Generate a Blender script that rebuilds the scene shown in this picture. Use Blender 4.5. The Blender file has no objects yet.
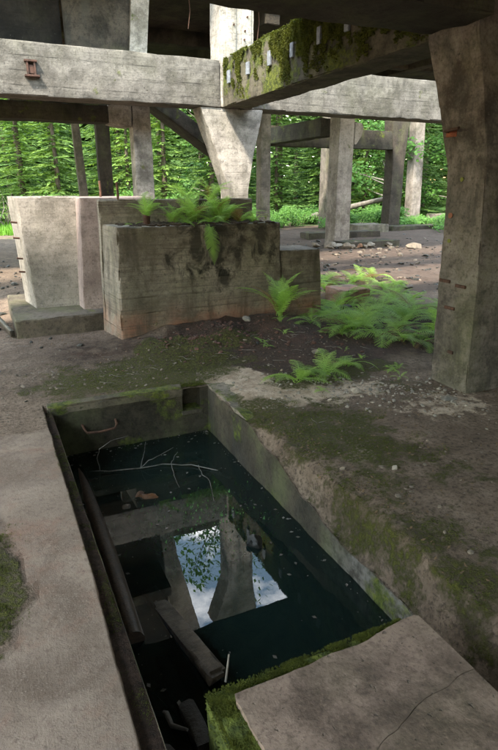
import bpy, bmesh, math, random
from mathutils import Vector, Matrix, noise, Euler
R = math.radians
random.seed(7)
sc = bpy.context.scene
COL = sc.collection

# ------------------------------------------------------------------ camera
cam_d = bpy.data.cameras.new('camera'); cam = bpy.data.objects.new('camera', cam_d); COL.objects.link(cam)
cam_d.sensor_fit = 'VERTICAL'; cam_d.sensor_height = 24.0; cam_d.lens = 560 / 750 * 24.0
cam_d.clip_start = 0.05; cam_d.clip_end = 2000
cam.location = (0, 0, 1.6)
cam.rotation_euler = (R(90 - 18.56), 0, R(-24.88))
sc.camera = cam

# ------------------------------------------------------------------ world and sun
SUN_EL, SUN_AZ = 52.0, -128.0            # azimuth clockwise from +Y
w = bpy.data.worlds.new('World'); sc.world = w; w.use_nodes = True
wn = w.node_tree; wn.nodes.clear()
def N(t, typ, **kw):
    n = t.nodes.new(typ)
    for k, v in kw.items():
        setattr(n, k, v)
    return n
wo = N(wn, 'ShaderNodeOutputWorld'); bg = N(wn, 'ShaderNodeBackground'); bg.inputs['Strength'].default_value = 0.15
sky = N(wn, 'ShaderNodeTexSky', sky_type='NISHITA', sun_disc=False)
sky.sun_elevation = R(SUN_EL); sky.sun_rotation = R(SUN_AZ); sky.altitude = 600; sky.air_density = 2.5; sky.dust_density = 1.2; sky.ozone_density = 2.5
tc = N(wn, 'ShaderNodeTexCoord'); mp = N(wn, 'ShaderNodeMapping'); mp.inputs['Scale'].default_value = (2.2, 2.2, 4.0)
cn = N(wn, 'ShaderNodeTexNoise'); cn.inputs['Scale'].default_value = 1.6; cn.inputs['Detail'].default_value = 8; cn.inputs['Roughness'].default_value = 0.58
cr = N(wn, 'ShaderNodeMapRange'); cr.inputs['From Min'].default_value = 0.52; cr.inputs['From Max'].default_value = 0.66
mx = N(wn, 'ShaderNodeMix', data_type='RGBA'); mx.inputs[7].default_value = (20, 19.8, 19.5, 1)
wn.links.new(tc.outputs['Generated'], mp.inputs['Vector']); wn.links.new(mp.outputs[0], cn.inputs['Vector'])
wn.links.new(cn.outputs['Fac'], cr.inputs['Value']); wn.links.new(cr.outputs[0], mx.inputs['Factor'])
wn.links.new(sky.outputs[0], mx.inputs[6]); wn.links.new(mx.outputs[2], bg.inputs['Color']); wn.links.new(bg.outputs[0], wo.inputs[0])

sl = bpy.data.lights.new('sun', 'SUN'); sun = bpy.data.objects.new('sun', sl); COL.objects.link(sun)
sl.energy = 2.2; sl.angle = R(5); sl.color = (1.0, 0.92, 0.80)
sd = Vector((math.sin(R(SUN_AZ)) * math.cos(R(SUN_EL)), math.cos(R(SUN_AZ)) * math.cos(R(SUN_EL)), math.sin(R(SUN_EL))))
sun.rotation_euler = sd.to_track_quat('Z', 'Y').to_euler(); sun.location = sd * 60
sc.view_settings.view_transform = 'Standard'; sc.view_settings.look = 'None'
sc.view_settings.gamma = 1; sc.view_settings.use_curve_mapping = False
sc.view_settings.exposure = 2.8
sc.cycles.max_bounces = 8; sc.cycles.diffuse_bounces = 3; sc.cycles.transparent_max_bounces = 12
sc.cycles.use_denoising = True

# ------------------------------------------------------------------ material helpers
class G:
    """tiny wrapper for building shader graphs"""
    def __init__(s, name):
        s.m = bpy.data.materials.new(name); s.m.use_nodes = True; s.t = s.m.node_tree
        s.b = s.t.nodes['Principled BSDF']; s.out = s.t.nodes['Material Output']
        s.b.inputs['Roughness'].default_value = 0.9
        s.b.inputs['Specular IOR Level'].default_value = 0.25
        s._pos = None
    def link(s, a, b): s.t.links.new(a, b)
    def pos(s):
        if s._pos is None: s._pos = N(s.t, 'ShaderNodeNewGeometry')
        return s._pos.outputs['Position']
    def nrm(s): s.pos(); return s._pos.outputs['True Normal']
    def sep(s, v):
        n = N(s.t, 'ShaderNodeSeparateXYZ'); s.link(v, n.inputs[0]); return n.outputs
    def scaled(s, v, sc3, off=(0, 0, 0)):
        n = N(s.t, 'ShaderNodeMapping'); n.inputs['Scale'].default_value = sc3; n.inputs['Location'].default_value = off
        s.link(v, n.inputs['Vector']); return n.outputs[0]
    def noise(s, scale, detail=5, rough=0.55, vec=None, dist=0.0):
        n = N(s.t, 'ShaderNodeTexNoise'); n.inputs['Scale'].default_value = scale; n.inputs['Detail'].default_value = detail
        n.inputs['Roughness'].default_value = rough; n.inputs['Distortion'].default_value = dist
        s.link(vec if vec is not None else s.pos(), n.inputs['Vector']); return n.outputs['Fac']
    def rng(s, v, a, b, c=0.0, d=1.0, smooth=False):
        n = N(s.t, 'ShaderNodeMapRange'); n.inputs['From Min'].default_value = a; n.inputs['From Max'].default_value = b
        n.inputs['To Min'].default_value = c; n.inputs['To Max'].default_value = d
        if smooth: n.interpolation_type = 'SMOOTHSTEP'
        s.link(v, n.inputs['Value']); return n.outputs[0]
    def math(s, op, a, b=None, clamp=False):
        n = N(s.t, 'ShaderNodeMath', operation=op); n.use_clamp = clamp
        for i, v in enumerate((a, b)):
            if v is None: continue
            if isinstance(v, (int, float)): n.inputs[i].default_value = v
            else: s.link(v, n.inputs[i])
        return n.outputs[0]
    def mix(s, f, a, b, mode='MIX'):
        n = N(s.t, 'ShaderNodeMix', data_type='RGBA', blend_type=mode)
        for k, v in ((0, f), (6, a), (7, b)):
            if isinstance(v, (int, float)): n.inputs[k].default_value = v
            elif isinstance(v, tuple): n.inputs[k].default_value = (*v, 1)
            else: s.link(v, n.inputs[k])
        return n.outputs[2]
    def bump(s, h, strength=0.4, dist=0.02):
        n = N(s.t, 'ShaderNodeBump'); n.inputs['Strength'].default_value = strength; n.inputs['Distance'].default_value = dist
        s.link(h, n.inputs['Height']); s.link(n.outputs[0], s.b.inputs['Normal'])
    def attr(s, name):
        n = N(s.t, 'ShaderNodeAttribute', attribute_name=name); return n.outputs['Color']
    def base(s, c):
        if isinstance(c, tuple): s.b.inputs['Base Color'].default_value = (*c, 1)
        else: s.link(c, s.b.inputs['Base Color'])

MOSS1, MOSS2 = (0.030, 0.040, 0.008), (0.105, 0.120, 0.018)

KT = (.515, .48, .437)      # dirty concrete tone, also darkened and warmed to offset exposure and blue skylight
_cs = [0]
def concrete(name, light=(.40, .37, .33), dark=(.22, .20, .175), stain=.5, moss=.2, drip=.3, boards=.2, red=None, patches=(), pale=None, crack=0.0, bmp=.65, green=.15, blotch=1.0, mosscol=None, seed=0.0, dripcol=(.035, .033, .026)):
    light = tuple(a * b for a, b in zip(light, KT)); dark = tuple(a * b * .9 for a, b in zip(dark, KT))
    g = G(name); p = g.pos()
    _cs[0] += 1; seed = seed or _cs[0] * 1.37
    if seed:
        p = g.scaled(p, (1, 1, 1), (seed, seed * 1.7, seed * .6)); 
    big = g.noise(1.1 * blotch, 8, .62, p, .3); med = g.noise(5.5, 7, .6, p, .2); fine = g.noise(60, 4, .6, p); mid = g.noise(19, 6, .65, p)
    c = g.mix(g.rng(big, .41, .59), dark, light)
    c = g.mix(g.rng(med, .44, .62, 0, .6), c, tuple(v * 1.18 for v in light))
    c = g.mix(g.rng(mid, .50, .66, 0, .55), c, tuple(v * .6 for v in dark))
    c = g.mix(g.rng(fine, .54, .68, 0, .45), c, tuple(v * .45 for v in dark))
    c = g.mix(g.rng(fine, .44, .28, 0, .35), c, tuple(min(.62, v * 1.35) for v in light))
    z = g.sep(g.pos())[2]
    # faint greenish algae
    if green:
        ga = g.noise(2.3, 7, .65, g.scaled(p, (1, 1, .6), (5, 2, 1)))
        c = g.mix(g.rng(ga, .48, .72, 0, green * 1.2), c, (.13, .14, .055))
    if red:
        z0, z1, amt = red
        rn = g.noise(3.2, 6, .6, g.scaled(p, (1, 1, 1), (9, 3, 2)))
        rm = g.math('MULTIPLY', g.rng(z, z1, z0, 0, amt, True), g.rng(rn, .3, .6))
        c = g.mix(rm, c, (.27, .115, .07))
    # dark vertical drips and soot blotches
    if drip:
        dn = g.noise(1.0, 6, .65, g.scaled(p, (4.5, 4.5, .5), (1, 4, 0)), .4)
        dm = g.noise(1.5, 5, .6, g.scaled(p, (1, 1, 1), (3, 8, 4)))
        c = g.mix(g.math('MULTIPLY', g.rng(dn, .47, .60, 0, drip), g.rng(dm, .43, .56)), c, dripcol)
    if stain:
        sn = g.noise(2.0, 9, .7, g.scaled(p, (1, 1, 1), (7, 7, 7)), .6)
        c = g.mix(g.rng(sn, .52, .64, 0, stain), c, tuple(v * .42 for v in dark))
    for px_, pz_, rx_, rz_ in patches:           # old black growth where water runs off the top
        xyz = g.sep(g.pos()); pn = g.noise(5.5, 8, .68, g.scaled(g.pos(), (1, 1, .7), (2, 3, 6)), .5)
        dd = g.math('SQRT', g.math('ADD', g.math('POWER', g.math('MULTIPLY', g.math('SUBTRACT', xyz[0], px_), 1 / rx_), 2.0), g.math('POWER', g.math('MULTIPLY', g.math('SUBTRACT', xyz[2], pz_), 1 / rz_), 2.0)))
        pk = g.rng(g.math('ADD', g.math('SUBTRACT', 1.0, dd), g.math('MULTIPLY', g.math('SUBTRACT', pn, .5), 4.2)), .22, .80, 0, .95)
        c = g.mix(pk, c, (.012, .0115, .008))
    hb = g.math('ADD', g.math('MULTIPLY', med, .6), g.math('MULTIPLY', mid, .5))
    hb = g.math('ADD', hb, g.math('MULTIPLY', fine, .22))
    pit = g.noise(33, 2, .5, p); pm = g.rng(pit, .68, .74)
    c = g.mix(g.math('MULTIPLY', pm, .55), c, (.05, .045, .038)); hb = g.math('SUBTRACT', hb, g.math('MULTIPLY', pm, .6))
    if boards:
        zz = g.math('ADD', g.math('MULTIPLY', z, 1 / .165), g.math('MULTIPLY', g.noise(2.0, 3, .5, p), .22))
        fr = g.math('FRACT', zz); ln = g.math('MULTIPLY', g.rng(fr, .0, .07, 1, 0), g.rng(g.noise(3.3, 4, .6, g.scaled(p, (1, 1, 1), (2, 5, 7))), .44, .60))
        nz = g.math('ABSOLUTE', g.sep(g.nrm())[2]); ln = g.math('MULTIPLY', ln, g.rng(nz, .6, .3))
        c = g.mix(g.math('MULTIPLY', ln, boards), c, tuple(v * .38 for v in dark)); hb = g.math('SUBTRACT', hb, g.math('MULTIPLY', ln, boards * 1.4))
        gr = g.noise(1.0, 5, .65, g.scaled(p, (1.2, 1.2, 46)), .2)
        c = g.mix(g.rng(gr, .50, .66, 0, boards * 1.5), c, tuple(v * .55 for v in dark)); hb = g.math('ADD', hb, g.math('MULTIPLY', gr, boards * .9))
        bid = N(g.t, 'ShaderNodeTexWhiteNoise', noise_dimensions='1D'); g.link(g.math('FLOOR', zz), bid.inputs['W'])
        c = g.mix(g.rng(bid.outputs['Value'], 0, 1, 0, boards * .8), c, tuple(v * .8 for v in dark))
    vor = N(g.t, 'ShaderNodeTexVoronoi', feature='DISTANCE_TO_EDGE'); vor.inputs['Scale'].default_value = 1.1
    wob = N(g.t, 'ShaderNodeMix', data_type='VECTOR'); wob.inputs[0].default_value = .16; nc = N(g.t, 'ShaderNodeTexNoise'); nc.inputs['Scale'].default_value = 3.5; nc.inputs['Detail'].default_value = 6
    g.link(p, nc.inputs['Vector']); g.link(p, wob.inputs[4]); g.link(nc.outputs['Color'], wob.inputs[5]); g.link(wob.outputs[1], vor.inputs['Vector'])
    ck = g.math('MULTIPLY', g.rng(vor.outputs['Distance'], .0, .0035, 1, 0), g.rng(g.noise(.9, 3, .5, g.scaled(p, (1, 1, 1), (6, 1, 3))), .57, .64))
    c = g.mix(g.math('MULTIPLY', ck, crack), c, tuple(v * .25 for v in dark)); hb = g.math('SUBTRACT', hb, g.math('MULTIPLY', ck, crack))
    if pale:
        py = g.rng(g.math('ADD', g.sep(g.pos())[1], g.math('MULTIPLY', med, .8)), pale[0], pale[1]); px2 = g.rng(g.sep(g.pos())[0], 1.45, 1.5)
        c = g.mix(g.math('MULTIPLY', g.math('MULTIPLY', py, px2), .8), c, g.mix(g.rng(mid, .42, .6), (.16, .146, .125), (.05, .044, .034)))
    if moss:
        mn = g.noise(3.0, 8, .68, g.scaled(p, (1, 1, 1), (4, 1, 9))); nzu = g.sep(g.nrm())[2]
        mm = g.math('ADD', mn, g.math('MULTIPLY', nzu, .16 * (moss ** .5)))
        mk = g.rng(mm, .66 - .22 * moss, .74 - .22 * moss)
        mc = g.mix(g.rng(g.noise(24, 4, .6, p), .35, .65), mosscol[0] if mosscol else MOSS1, mosscol[1] if mosscol else MOSS2)
        c = g.mix(mk, c, mc); hb = g.math('ADD', hb, g.math('MULTIPLY', mk, g.math('MULTIPLY', g.noise(55, 3, .6, p), 1.6)))
    g.base(c); g.bump(hb, bmp, .018)
    g.b.inputs['Roughness'].default_value = .92
    return g.m

def leafmat(name, a, b, trans=.35, rough=.5, scale=.8, yellow=None, brown=None):
    g = G(name); oi = N(g.t, 'ShaderNodeObjectInfo')
    n1 = g.noise(scale, 4, .6); n2 = g.noise(scale * 9, 3, .6)
    c = g.mix(g.rng(g.math('ADD', g.math('MULTIPLY', n1, .6), g.math('MULTIPLY', n2, .4)), .38, .62), a, b)
    c = g.mix(g.rng(oi.outputs['Random'], 0, 1, 0, .5), c, yellow or tuple(v * .7 for v in a))
    if brown: c = g.mix(g.rng(g.math('ADD', oi.outputs['Random'], g.math('MULTIPLY', n1, .12)), .955, .985), c, brown)
    g.base(c); g.b.inputs['Roughness'].default_value = rough
    tr = N(g.t, 'ShaderNodeBsdfTranslucent'); g.link(g.mix(1.0, c, (1.25, 1.3, .7), 'MULTIPLY'), tr.inputs['Color'])
    mxs = N(g.t, 'ShaderNodeMixShader'); mxs.inputs[0].default_value = trans
    g.link(g.b.outputs[0], mxs.inputs[1]); g.link(tr.outputs[0], mxs.inputs[2]); g.link(mxs.outputs[0], g.out.inputs['Surface'])
    return g.m

def barkmat(name, a, b, wet=.85, zs=.25):
    g = G(name); v = g.scaled(g.pos(), (1, 1, zs)); n1 = g.noise(14, 6, .65, v); n2 = g.noise(50, 4, .6)
    c = g.mix(g.rng(n1, .35, .65), a, b); c = g.mix(g.rng(n2, .5, .75, 0, .4), c, tuple(x * .4 for x in a))
    g.base(c); g.bump(g.math('ADD', n1, g.math('MULTIPLY', n2, .4)), .6, .02); g.b.inputs['Roughness'].default_value = wet
    return g.m

def rustmat(name, a=(.06, .034, .024), b=(.14, .072, .042), rough=.85, metal=0.0):
    g = G(name); n1 = g.noise(22, 6, .65); n2 = g.noise(90, 3, .6)
    c = g.mix(g.rng(n1, .35, .65), a, b); c = g.mix(g.rng(n2, .52, .7, 0, .6), c, tuple(x * .4 for x in a))
    g.base(c); g.bump(n2, .4, .006); g.b.inputs['Roughness'].default_value = rough; g.b.inputs['Metallic'].default_value = metal
    return g.m

# ------------------------------------------------------------------ object helpers
def link(name, me, mat=None, parent=None, kind=None):
    if mat and not me.materials:
        me.materials.append(mat)
    o = bpy.data.objects.new(name, me); COL.objects.link(o)
    if parent: o.parent = parent
    if kind: o['kind'] = kind
    return o
def tag(o, label, cat, group=None):
    o['label'] = label; o['category'] = cat
    if group: o['group'] = group
    return o
def empty(name, loc, label, cat, group=None):
    o = bpy.data.objects.new(name, None); COL.objects.link(o); o.location = loc; o.empty_display_size = .2
    return tag(o, label, cat, group)
def finish(bm, name, sharp=35, smooth=True):
    bmesh.ops.recalc_face_normals(bm, faces=bm.faces[:])
    me = bpy.data.meshes.new(name); bm.to_mesh(me); bm.free()
    if smooth:
        for p in me.polygons: p.use_smooth = True
        if sharp: me.set_sharp_from_angle(angle=R(sharp))
    return me
def recenter(o, base):
    """move origin of a mesh object built in world coordinates"""
    b = Vector(base); o.data.transform(Matrix.Translation(-b)); o.location = b; return o

def fr(p, s, oct=4, seed=0):
    return noise.fractal(Vector(p) * s + Vector((seed * 3.1, seed * 1.7, seed * 5.3)), 1.0, 2.0, oct)

def loft(rings, step=.08, chip=.012, bump=.004, seed=0, edge=.014, bm=None, cb=6.0):
    """rings: list of 4-corner rings (3D). Subdivided, with worn edges and uneven faces."""
    own = bm is None
    tb = bmesh.new()
    rings = [[Vector(p) for p in r] for r in rings]
    def ts(L):
        n = max(1, int(round(L / step))); e = min(.3, edge / max(L, 1e-6))
        t = [i / n for i in range(n + 1)]
        if n >= 1 and e < .45 / n: t = [0, e] + t[1:-1] + [1 - e, 1]
        return t
    ta = ts(max((r[1] - r[0]).length for r in rings)); tb_ = ts(max((r[2] - r[1]).length for r in rings))
    def ringpts(r):
        out = []
        for t in ta[:-1]: out.append((r[0].lerp(r[1], t), t == 0))
        for t in tb_[:-1]: out.append((r[1].lerp(r[2], t), t == 0))
        for t in ta[:-1]: out.append((r[2].lerp(r[3], t), t == 0))
        for t in tb_[:-1]: out.append((r[3].lerp(r[0], t), t == 0))
        return out
    levels = []
    for i in range(len(rings) - 1):
        A, B = rings[i], rings[i + 1]; L = max((B[k] - A[k]).length for k in range(4))
        t = ts(L)
        if 0 < i: t = [q for q in t if q == 0 or q > edge / L * 1.5]
        if i < len(rings) - 2: t = [q for q in t if q < 1 - edge / L * 1.5]
        for q in t: levels.append(([A[k].lerp(B[k], q) for k in range(4)], (i == 0 and q == 0) or (i == len(rings) - 2 and q == 1)))
    ev = set(); prev = None
    for r, end in levels:
        cur = []
        for p, corner in ringpts(r):
            v = tb.verts.new(p); cur.append(v)
            if corner or end: ev.add(v)
        if prev:
            n = len(cur)
            for k in range(n): tb.faces.new((prev[k], prev[(k + 1) % n], cur[(k + 1) % n], cur[k]))
        else: first = cur
        prev = cur
    def cap(ringv, r):
        na, nb = len(ta) - 1, len(tb_) - 1
        grid = {}
        idx = 0
        for i in range(na): grid[(i, 0)] = ringv[idx]; idx += 1
        for j in range(nb): grid[(na, j)] = ringv[idx]; idx += 1
        for i in range(na): grid[(na - i, nb)] = ringv[idx]; idx += 1
        for j in range(nb): grid[(0, nb - j)] = ringv[idx]; idx += 1
        for i in range(1, na):
            for j in range(1, nb):
                grid[(i, j)] = tb.verts.new(r[0].lerp(r[1], ta[i]).lerp(r[3].lerp(r[2], ta[i]), tb_[j]))
        for i in range(na):
            for j in range(nb): tb.faces.new((grid[(i, j)], grid[(i + 1, j)], grid[(i + 1, j + 1)], grid[(i, j + 1)]))
    cap(first, levels[0][0]); cap(prev, levels[-1][0])
    bmesh.ops.recalc_face_normals(tb, faces=tb.faces[:]); tb.normal_update()
    mv = []
    for v in tb.verts:
        d = bump * fr(v.co, 2.2, 4, seed) + bump * .5 * fr(v.co, 9, 3, seed + 5)
        if v in ev:
            c = fr(v.co, cb, 4, seed + 2); d -= .0035 + chip * max(0, c + .05) * 1.8
        mv.append((v, v.normal * d))
    for v, d in mv: v.co += d
    if own: return tb
    me = bpy.data.meshes.new('tmp'); tb.to_mesh(me); tb.free(); bm.from_mesh(me); bpy.data.meshes.remove(me)
    return bm

def box_rings(x0, x1, y0, y1, z0, z1, axis='z'):
    if axis == 'z': return [[(x0, y0, z), (x1, y0, z), (x1, y1, z), (x0, y1, z)] for z in (z0, z1)]
    if axis == 'x': return [[(x, y0, z0), (x, y1, z0), (x, y1, z1), (x, y0, z1)] for x in (x0, x1)]
    return [[(x0, y, z0), (x1, y, z0), (x1, y, z1), (x0, y, z1)] for y in (y0, y1)]
def cbox(name, dims, mat, label=None, cat=None, group=None, parent=None, **kw):
    bm = loft(box_rings(*dims), **kw); o = link(name, finish(bm, name), mat, parent)
    if parent is None: recenter(o, ((dims[0] + dims[1]) / 2, (dims[2] + dims[3]) / 2, dims[4]))
    if label: tag(o, label, cat, group)
    return o
def col_rings(prof):
    """prof: (z, x0, x1, y0, y1)"""
    return [[(a, c, z), (b, c, z), (b, d, z), (a, d, z)] for z, a, b, c, d in prof]
def ccol(name, prof, mat, label=None, cat=None, group=None, parent=None, **kw):
    bm = loft(col_rings(prof), **kw); o = link(name, finish(bm, name), mat, parent)
    z, a, b, c, d = prof[0]
    if parent is None: recenter(o, ((a + b) / 2, (c + d) / 2, z))
    if label: tag(o, label, cat, group)
    return o
def tube(bm, pts, radii, n=7, wob=0, seed=0):
    pts = [Vector(p) for p in pts]
    if isinstance(radii, (int, float)): radii = [radii] * len(pts)
    prev = None; up = Vector((0.13, 0.21, 1)).normalized()
    for i, p in enumerate(pts):
        d = (pts[min(i + 1, len(pts) - 1)] - pts[max(i - 1, 0)]).normalized()
        a = d.cross(up)
        if a.length < .1: a = d.cross(Vector((1, 0, 0)))
        a.normalize(); b = d.cross(a)
        ring = []
        for k in range(n):
            t = 2 * math.pi * k / n; r = radii[i] * (1 + (wob * fr(p + a * math.cos(t) + b * math.sin(t), 3, 2, seed) if wob else 0))
            ring.append(bm.verts.new(p + a * math.cos(t) * r + b * math.sin(t) * r))
        if prev:
            for k in range(n): bm.faces.new((prev[k], prev[(k + 1) % n], ring[(k + 1) % n], ring[k]))
        else: bm.faces.new(ring[::-1])
        prev = ring
    bm.faces.new(prev)
    return bm
def rock_bm(bm, c, s, seed, sub=2, rough=.35):
    r = bmesh.ops.create_icosphere(bm, subdivisions=sub, radius=1)
    rot = Euler((seed * 1.3, seed * .7, seed * 2.1)).to_matrix()
    for v in r['verts']:
        d = v.co.normalized(); q = 1 + rough * fr(d, 1.1, 3, seed)
        # facet: clamp along a few random planes
        for k in range(5):
            nrm = Vector((math.sin(seed * 7 + k * 2.1), math.cos(seed * 3 + k * 1.3), math.sin(seed + k * 4.7))).normalized()
            t = d.dot(nrm)
            if t > .62: q = min(q, .66 / t)
        p = d * q; p = Vector((p.x * s[0], p.y * s[1], p.z * s[2])); v.co = Vector(c) + (Euler((0, 0, seed * 2.1)).to_matrix() @ p)
    return r

# ------------------------------------------------------------------ materials
M = {}
M['beam'] = concrete('concrete_beam', (.34, .33, .305), (.165, .158, .138), crack=.4, stain=.35, moss=.12, drip=.35, boards=.25, green=.12)
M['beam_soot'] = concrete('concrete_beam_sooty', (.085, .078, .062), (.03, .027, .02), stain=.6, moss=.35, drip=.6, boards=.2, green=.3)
M['mossbeam'] = concrete('concrete_mossy_beam', (.21, .195, .15), (.085, .08, .055), stain=.6, moss=.75, drip=.8, boards=.15, green=.35)
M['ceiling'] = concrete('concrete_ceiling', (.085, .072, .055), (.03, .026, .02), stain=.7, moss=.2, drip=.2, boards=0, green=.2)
M['column'] = concrete('concrete_column', (.72, .70, .665), (.33, .315, .285), stain=.65, moss=.12, drip=.35, boards=.15, green=.2)
M['column_grey'] = concrete('concrete_column_grey', (.33, .30, .27), (.17, .155, .135), stain=.5, moss=.2, drip=.5, boards=.1, green=.3)
M['column_pink'] = concrete('concrete_column_pinkish', (.48, .44, .42), (.26, .23, .21), stain=.3, moss=.12, drip=.3, boards=.1, green=.15)
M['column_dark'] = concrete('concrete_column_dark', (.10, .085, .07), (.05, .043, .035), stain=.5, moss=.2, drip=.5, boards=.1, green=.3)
M['pier'] = concrete('concrete_pier', (.32, .30, .275), (.09, .082, .07), stain=.55, moss=.0, drip=.65, boards=.1, green=.3, red=(3.4, .4, .08))
M['block'] = concrete('concrete_block', (.52, .485, .43), (.29, .265, .225), stain=.4, moss=.06, drip=.6, boards=.42, green=.28, patches=((2.28, .95, .66, .42), (2.92, 1.04, .26, .42), (2.5, 1.17, .9, .11), (2.42, .62, .16, .3)), red=(.12, .5, .85), dripcol=(.018, .017, .012))
M['block_pale'] = concrete('concrete_block_pale', (.54, .52, .495), (.32, .305, .28), bmp=.35, stain=.35, moss=.05, drip=.2, boards=.16, green=.12)
M['block_pink'] = concrete('concrete_block_pink', (.62, .52, .50), (.42, .33, .32), bmp=.35, stain=.25, moss=.05, drip=.2, boards=.14, green=.06)
M['plinth'] = concrete('concrete_plinth', (.20, .175, .145), (.085, .073, .058), stain=.4, moss=.08, drip=.2, boards=0, green=.4)
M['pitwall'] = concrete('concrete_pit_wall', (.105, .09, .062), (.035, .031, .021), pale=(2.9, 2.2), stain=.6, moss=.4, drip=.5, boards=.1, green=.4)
M['rim'] = concrete('concrete_rim', (.20, .18, .14), (.09, .08, .06), stain=.4, moss=.55, drip=.1, boards=0, green=.3)
M['panel'] = concrete('concrete_panel', (.10, .088, .07), (.022, .02, .016), stain=.6, moss=0, drip=.8, boards=.1, green=.2)
M['black'] = concrete('concrete_shade_black', (.03, .027, .022), (.012, .011, .009), stain=.5, moss=0, drip=.3, boards=.2, green=.1)  # near-black tone paints in the deep shade above the left beam
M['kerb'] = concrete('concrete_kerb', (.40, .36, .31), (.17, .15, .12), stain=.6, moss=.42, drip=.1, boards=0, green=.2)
M['rust'] = rustmat('rust'); M['rust_dark'] = rustmat('rust_dark', (.035, .022, .016), (.09, .045, .03))
M['rust_orange'] = rustmat('rust_orange', (.12, .035, .018), (.22, .07, .03))
M['zinc'] = rustmat('zinc_grey', (.14, .15, .16), (.24, .255, .27), .6, .1)
M['pipe'] = rustmat('pipe_rust', (.040, .024, .015), (.09, .055, .033), .35, .0)
M['wetwood'] = barkmat('wet_wood', (.05, .038, .025), (.145, .11, .075), .4)
M['wood_dark'] = barkmat('dark_wet_wood', (.022, .018, .013), (.05, .04, .03), .45)
M['twig'] = barkmat('twig_bark', (.075, .062, .046), (.20, .178, .15), .6, 1)
M['bark'] = barkmat('spruce_bark', (.055, .042, .032), (.13, .10, .075), .9)
M['bark_grey'] = barkmat('grey_bark', (.09, .08, .065), (.19, .17, .14), .9)
M['spruce'] = leafmat('spruce_needles', (.06, .125, .028), (.25, .36, .08), .4, .6, .55)
M['spruce_dark'] = leafmat('spruce_needles_dark', (.055, .11, .032), (.16, .26, .07), .3, .6, .7)
M['leaf'] = leafmat('broad_leaves', (.045, .12, .02), (.10, .21, .04), .4, .5, 1.2)
M['bush'] = leafmat('bush_leaves', (.06, .15, .022), (.12, .25, .045), .4, .5, 1.5)
M['fern'] = leafmat('fern_green', (.18, .31, .065), (.31, .46, .12), .5, .5, 3.0, (.22, .34, .07), (.16, .10, .045))
M['grass'] = leafmat('meadow_grass', (.12, .28, .03), (.18, .36, .05), .4, .6, 1.0)
M['mosstuft'] = leafmat('moss_tufts', (.040, .050, .008), (.135, .145, .020), .25, .8, 6.0)
M['weed'] = leafmat('pond_weed', (.05, .14, .03), (.10, .26, .06), .3, .6, 6.0)
def stonemat(name, a, b, wet=.9):
    a = tuple(v * .6 for v in a); b = tuple(v * k for v, k in zip(b, (.66, .58, .5)))
    g = G(name); oi = N(g.t, 'ShaderNodeObjectInfo'); n1 = g.noise(9, 6, .6); n2 = g.noise(70, 4, .6)
    c = g.mix(g.rng(n1, .35, .65), a, b); c = g.mix(g.rng(n2, .52, .7, 0, .5), c, tuple(v * .4 for v in a))
    g.base(c); g.bump(n2, .5, .01); g.b.inputs['Roughness'].default_value = wet
    return g.m
M['stone'] = stonemat('rubble_grey', (.15, .13, .105), (.31, .275, .23))
M['stone_pale'] = stonemat('rubble_pale', (.26, .24, .205), (.48, .46, .42))
M['stone_orange'] = stonemat('brick_orange', (.24, .13, .08), (.36, .22, .14))
M['stone_red'] = stonemat('red_clods', (.085, .05, .04), (.17, .095, .075))
M['stone_wet'] = stonemat('wet_rubble', (.07, .04, .02), (.20, .10, .04), .4)
M['stone_black'] = stonemat('wet_dark_stone', (.02, .021, .018), (.06, .06, .05), .4)

# ------------------------------------------------------------------ ground
PX0, PX1, PY0, PY1 = .30, 1.56, -1.6, 4.20      # pit opening
def sm(a, b, x):
    t = max(0, min(1, (x - a) / (b - a))); return t * t * (3 - 2 * t)
def blob(x, y, cx, cy, rx, ry, soft=.5):
    d = math.sqrt(((x - cx) / rx) ** 2 + ((y - cy) / ry) ** 2); return 1 - sm(1 - soft, 1 + soft, d)
def ground_h(x, y):
    h = .012 * fr((x, y, 0), 1.3, 5) + .006 * fr((x, y, 2), 7, 3)
    conc = (1 - sm(.1, .5, x)) * (1 - sm(3.6, 4.2, y))
    h *= 1 - .8 * conc
    # soil heap in front of the block
    h += .15 * blob(x, y, 2.35, 5.75, 1.0, .75, .7) * (1 + .5 * fr((x, y, 4), 3, 3))
    h += .07 * blob(x, y, 3.3, 5.0, .9, .7, .8)
    far = sm(6.2, 8, y) * sm(2.2, 3.5, x)
    h += far * (.03 * fr((x, y, 7), .9, 4) + .015 * fr((x, y, 9), 4, 3))
    if y < 4.2:                                  # crumbled lip of the right bank
        d = x - PX1
        if -.01 <= d < .5:
            h -= .03 * (1 - sm(.0, .30, d)) * (.6 + fr((x, y, 3), 4, 4))
        if -.01 <= d < .8:
            h -= .25 * sm(3.7, 1.9, y) * (1 - sm(.010, .10 + .035 * fr((3, y, 1), 4.5, 4), d)) * (1 + .10 * fr((0, y, 11), 2, 2))
    d = PX0 - x                                  # worn rim along the left edge
    if 0 <= d < .30 and y < 4.25:
        edge = .054 + .006 * fr((2, y, 8), 5, 4) + .02 * sm(2.5, 1.0, y)
        h -= .034 * (1 - sm(edge - .002, edge + .004, d)) + .006 * (1 - sm(.0, .03, d))
    # damp hollow at far left
    h -= .10 * blob(x, y, -.5, 9.2, .8, 1.6, .6)
    h += sm(20, 45, y) * .35
    r = math.hypot(x, y)
    if r > 60: h += (r - 60) * .004
    return h
def axis_pts(segs):
    out = []
    for a, b, s in segs:
        n = max(1, int(round((b - a) / s))); out += [a + (b - a) * i / n for i in range(n)]
    out.append(segs[-1][1]); return out
xs = axis_pts([(-400, -60, 60), (-60, -12, 6), (-12, -3, .6), (-3, -.6, .14), (-.6, .18, .05), (.18, .30, .005), (.30, 1.56, .05), (1.56, 1.80, .012), (1.80, 4.6, .045), (4.6, 9, .12), (9, 18, .4), (18, 60, 4), (60, 400, 50)])
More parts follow.
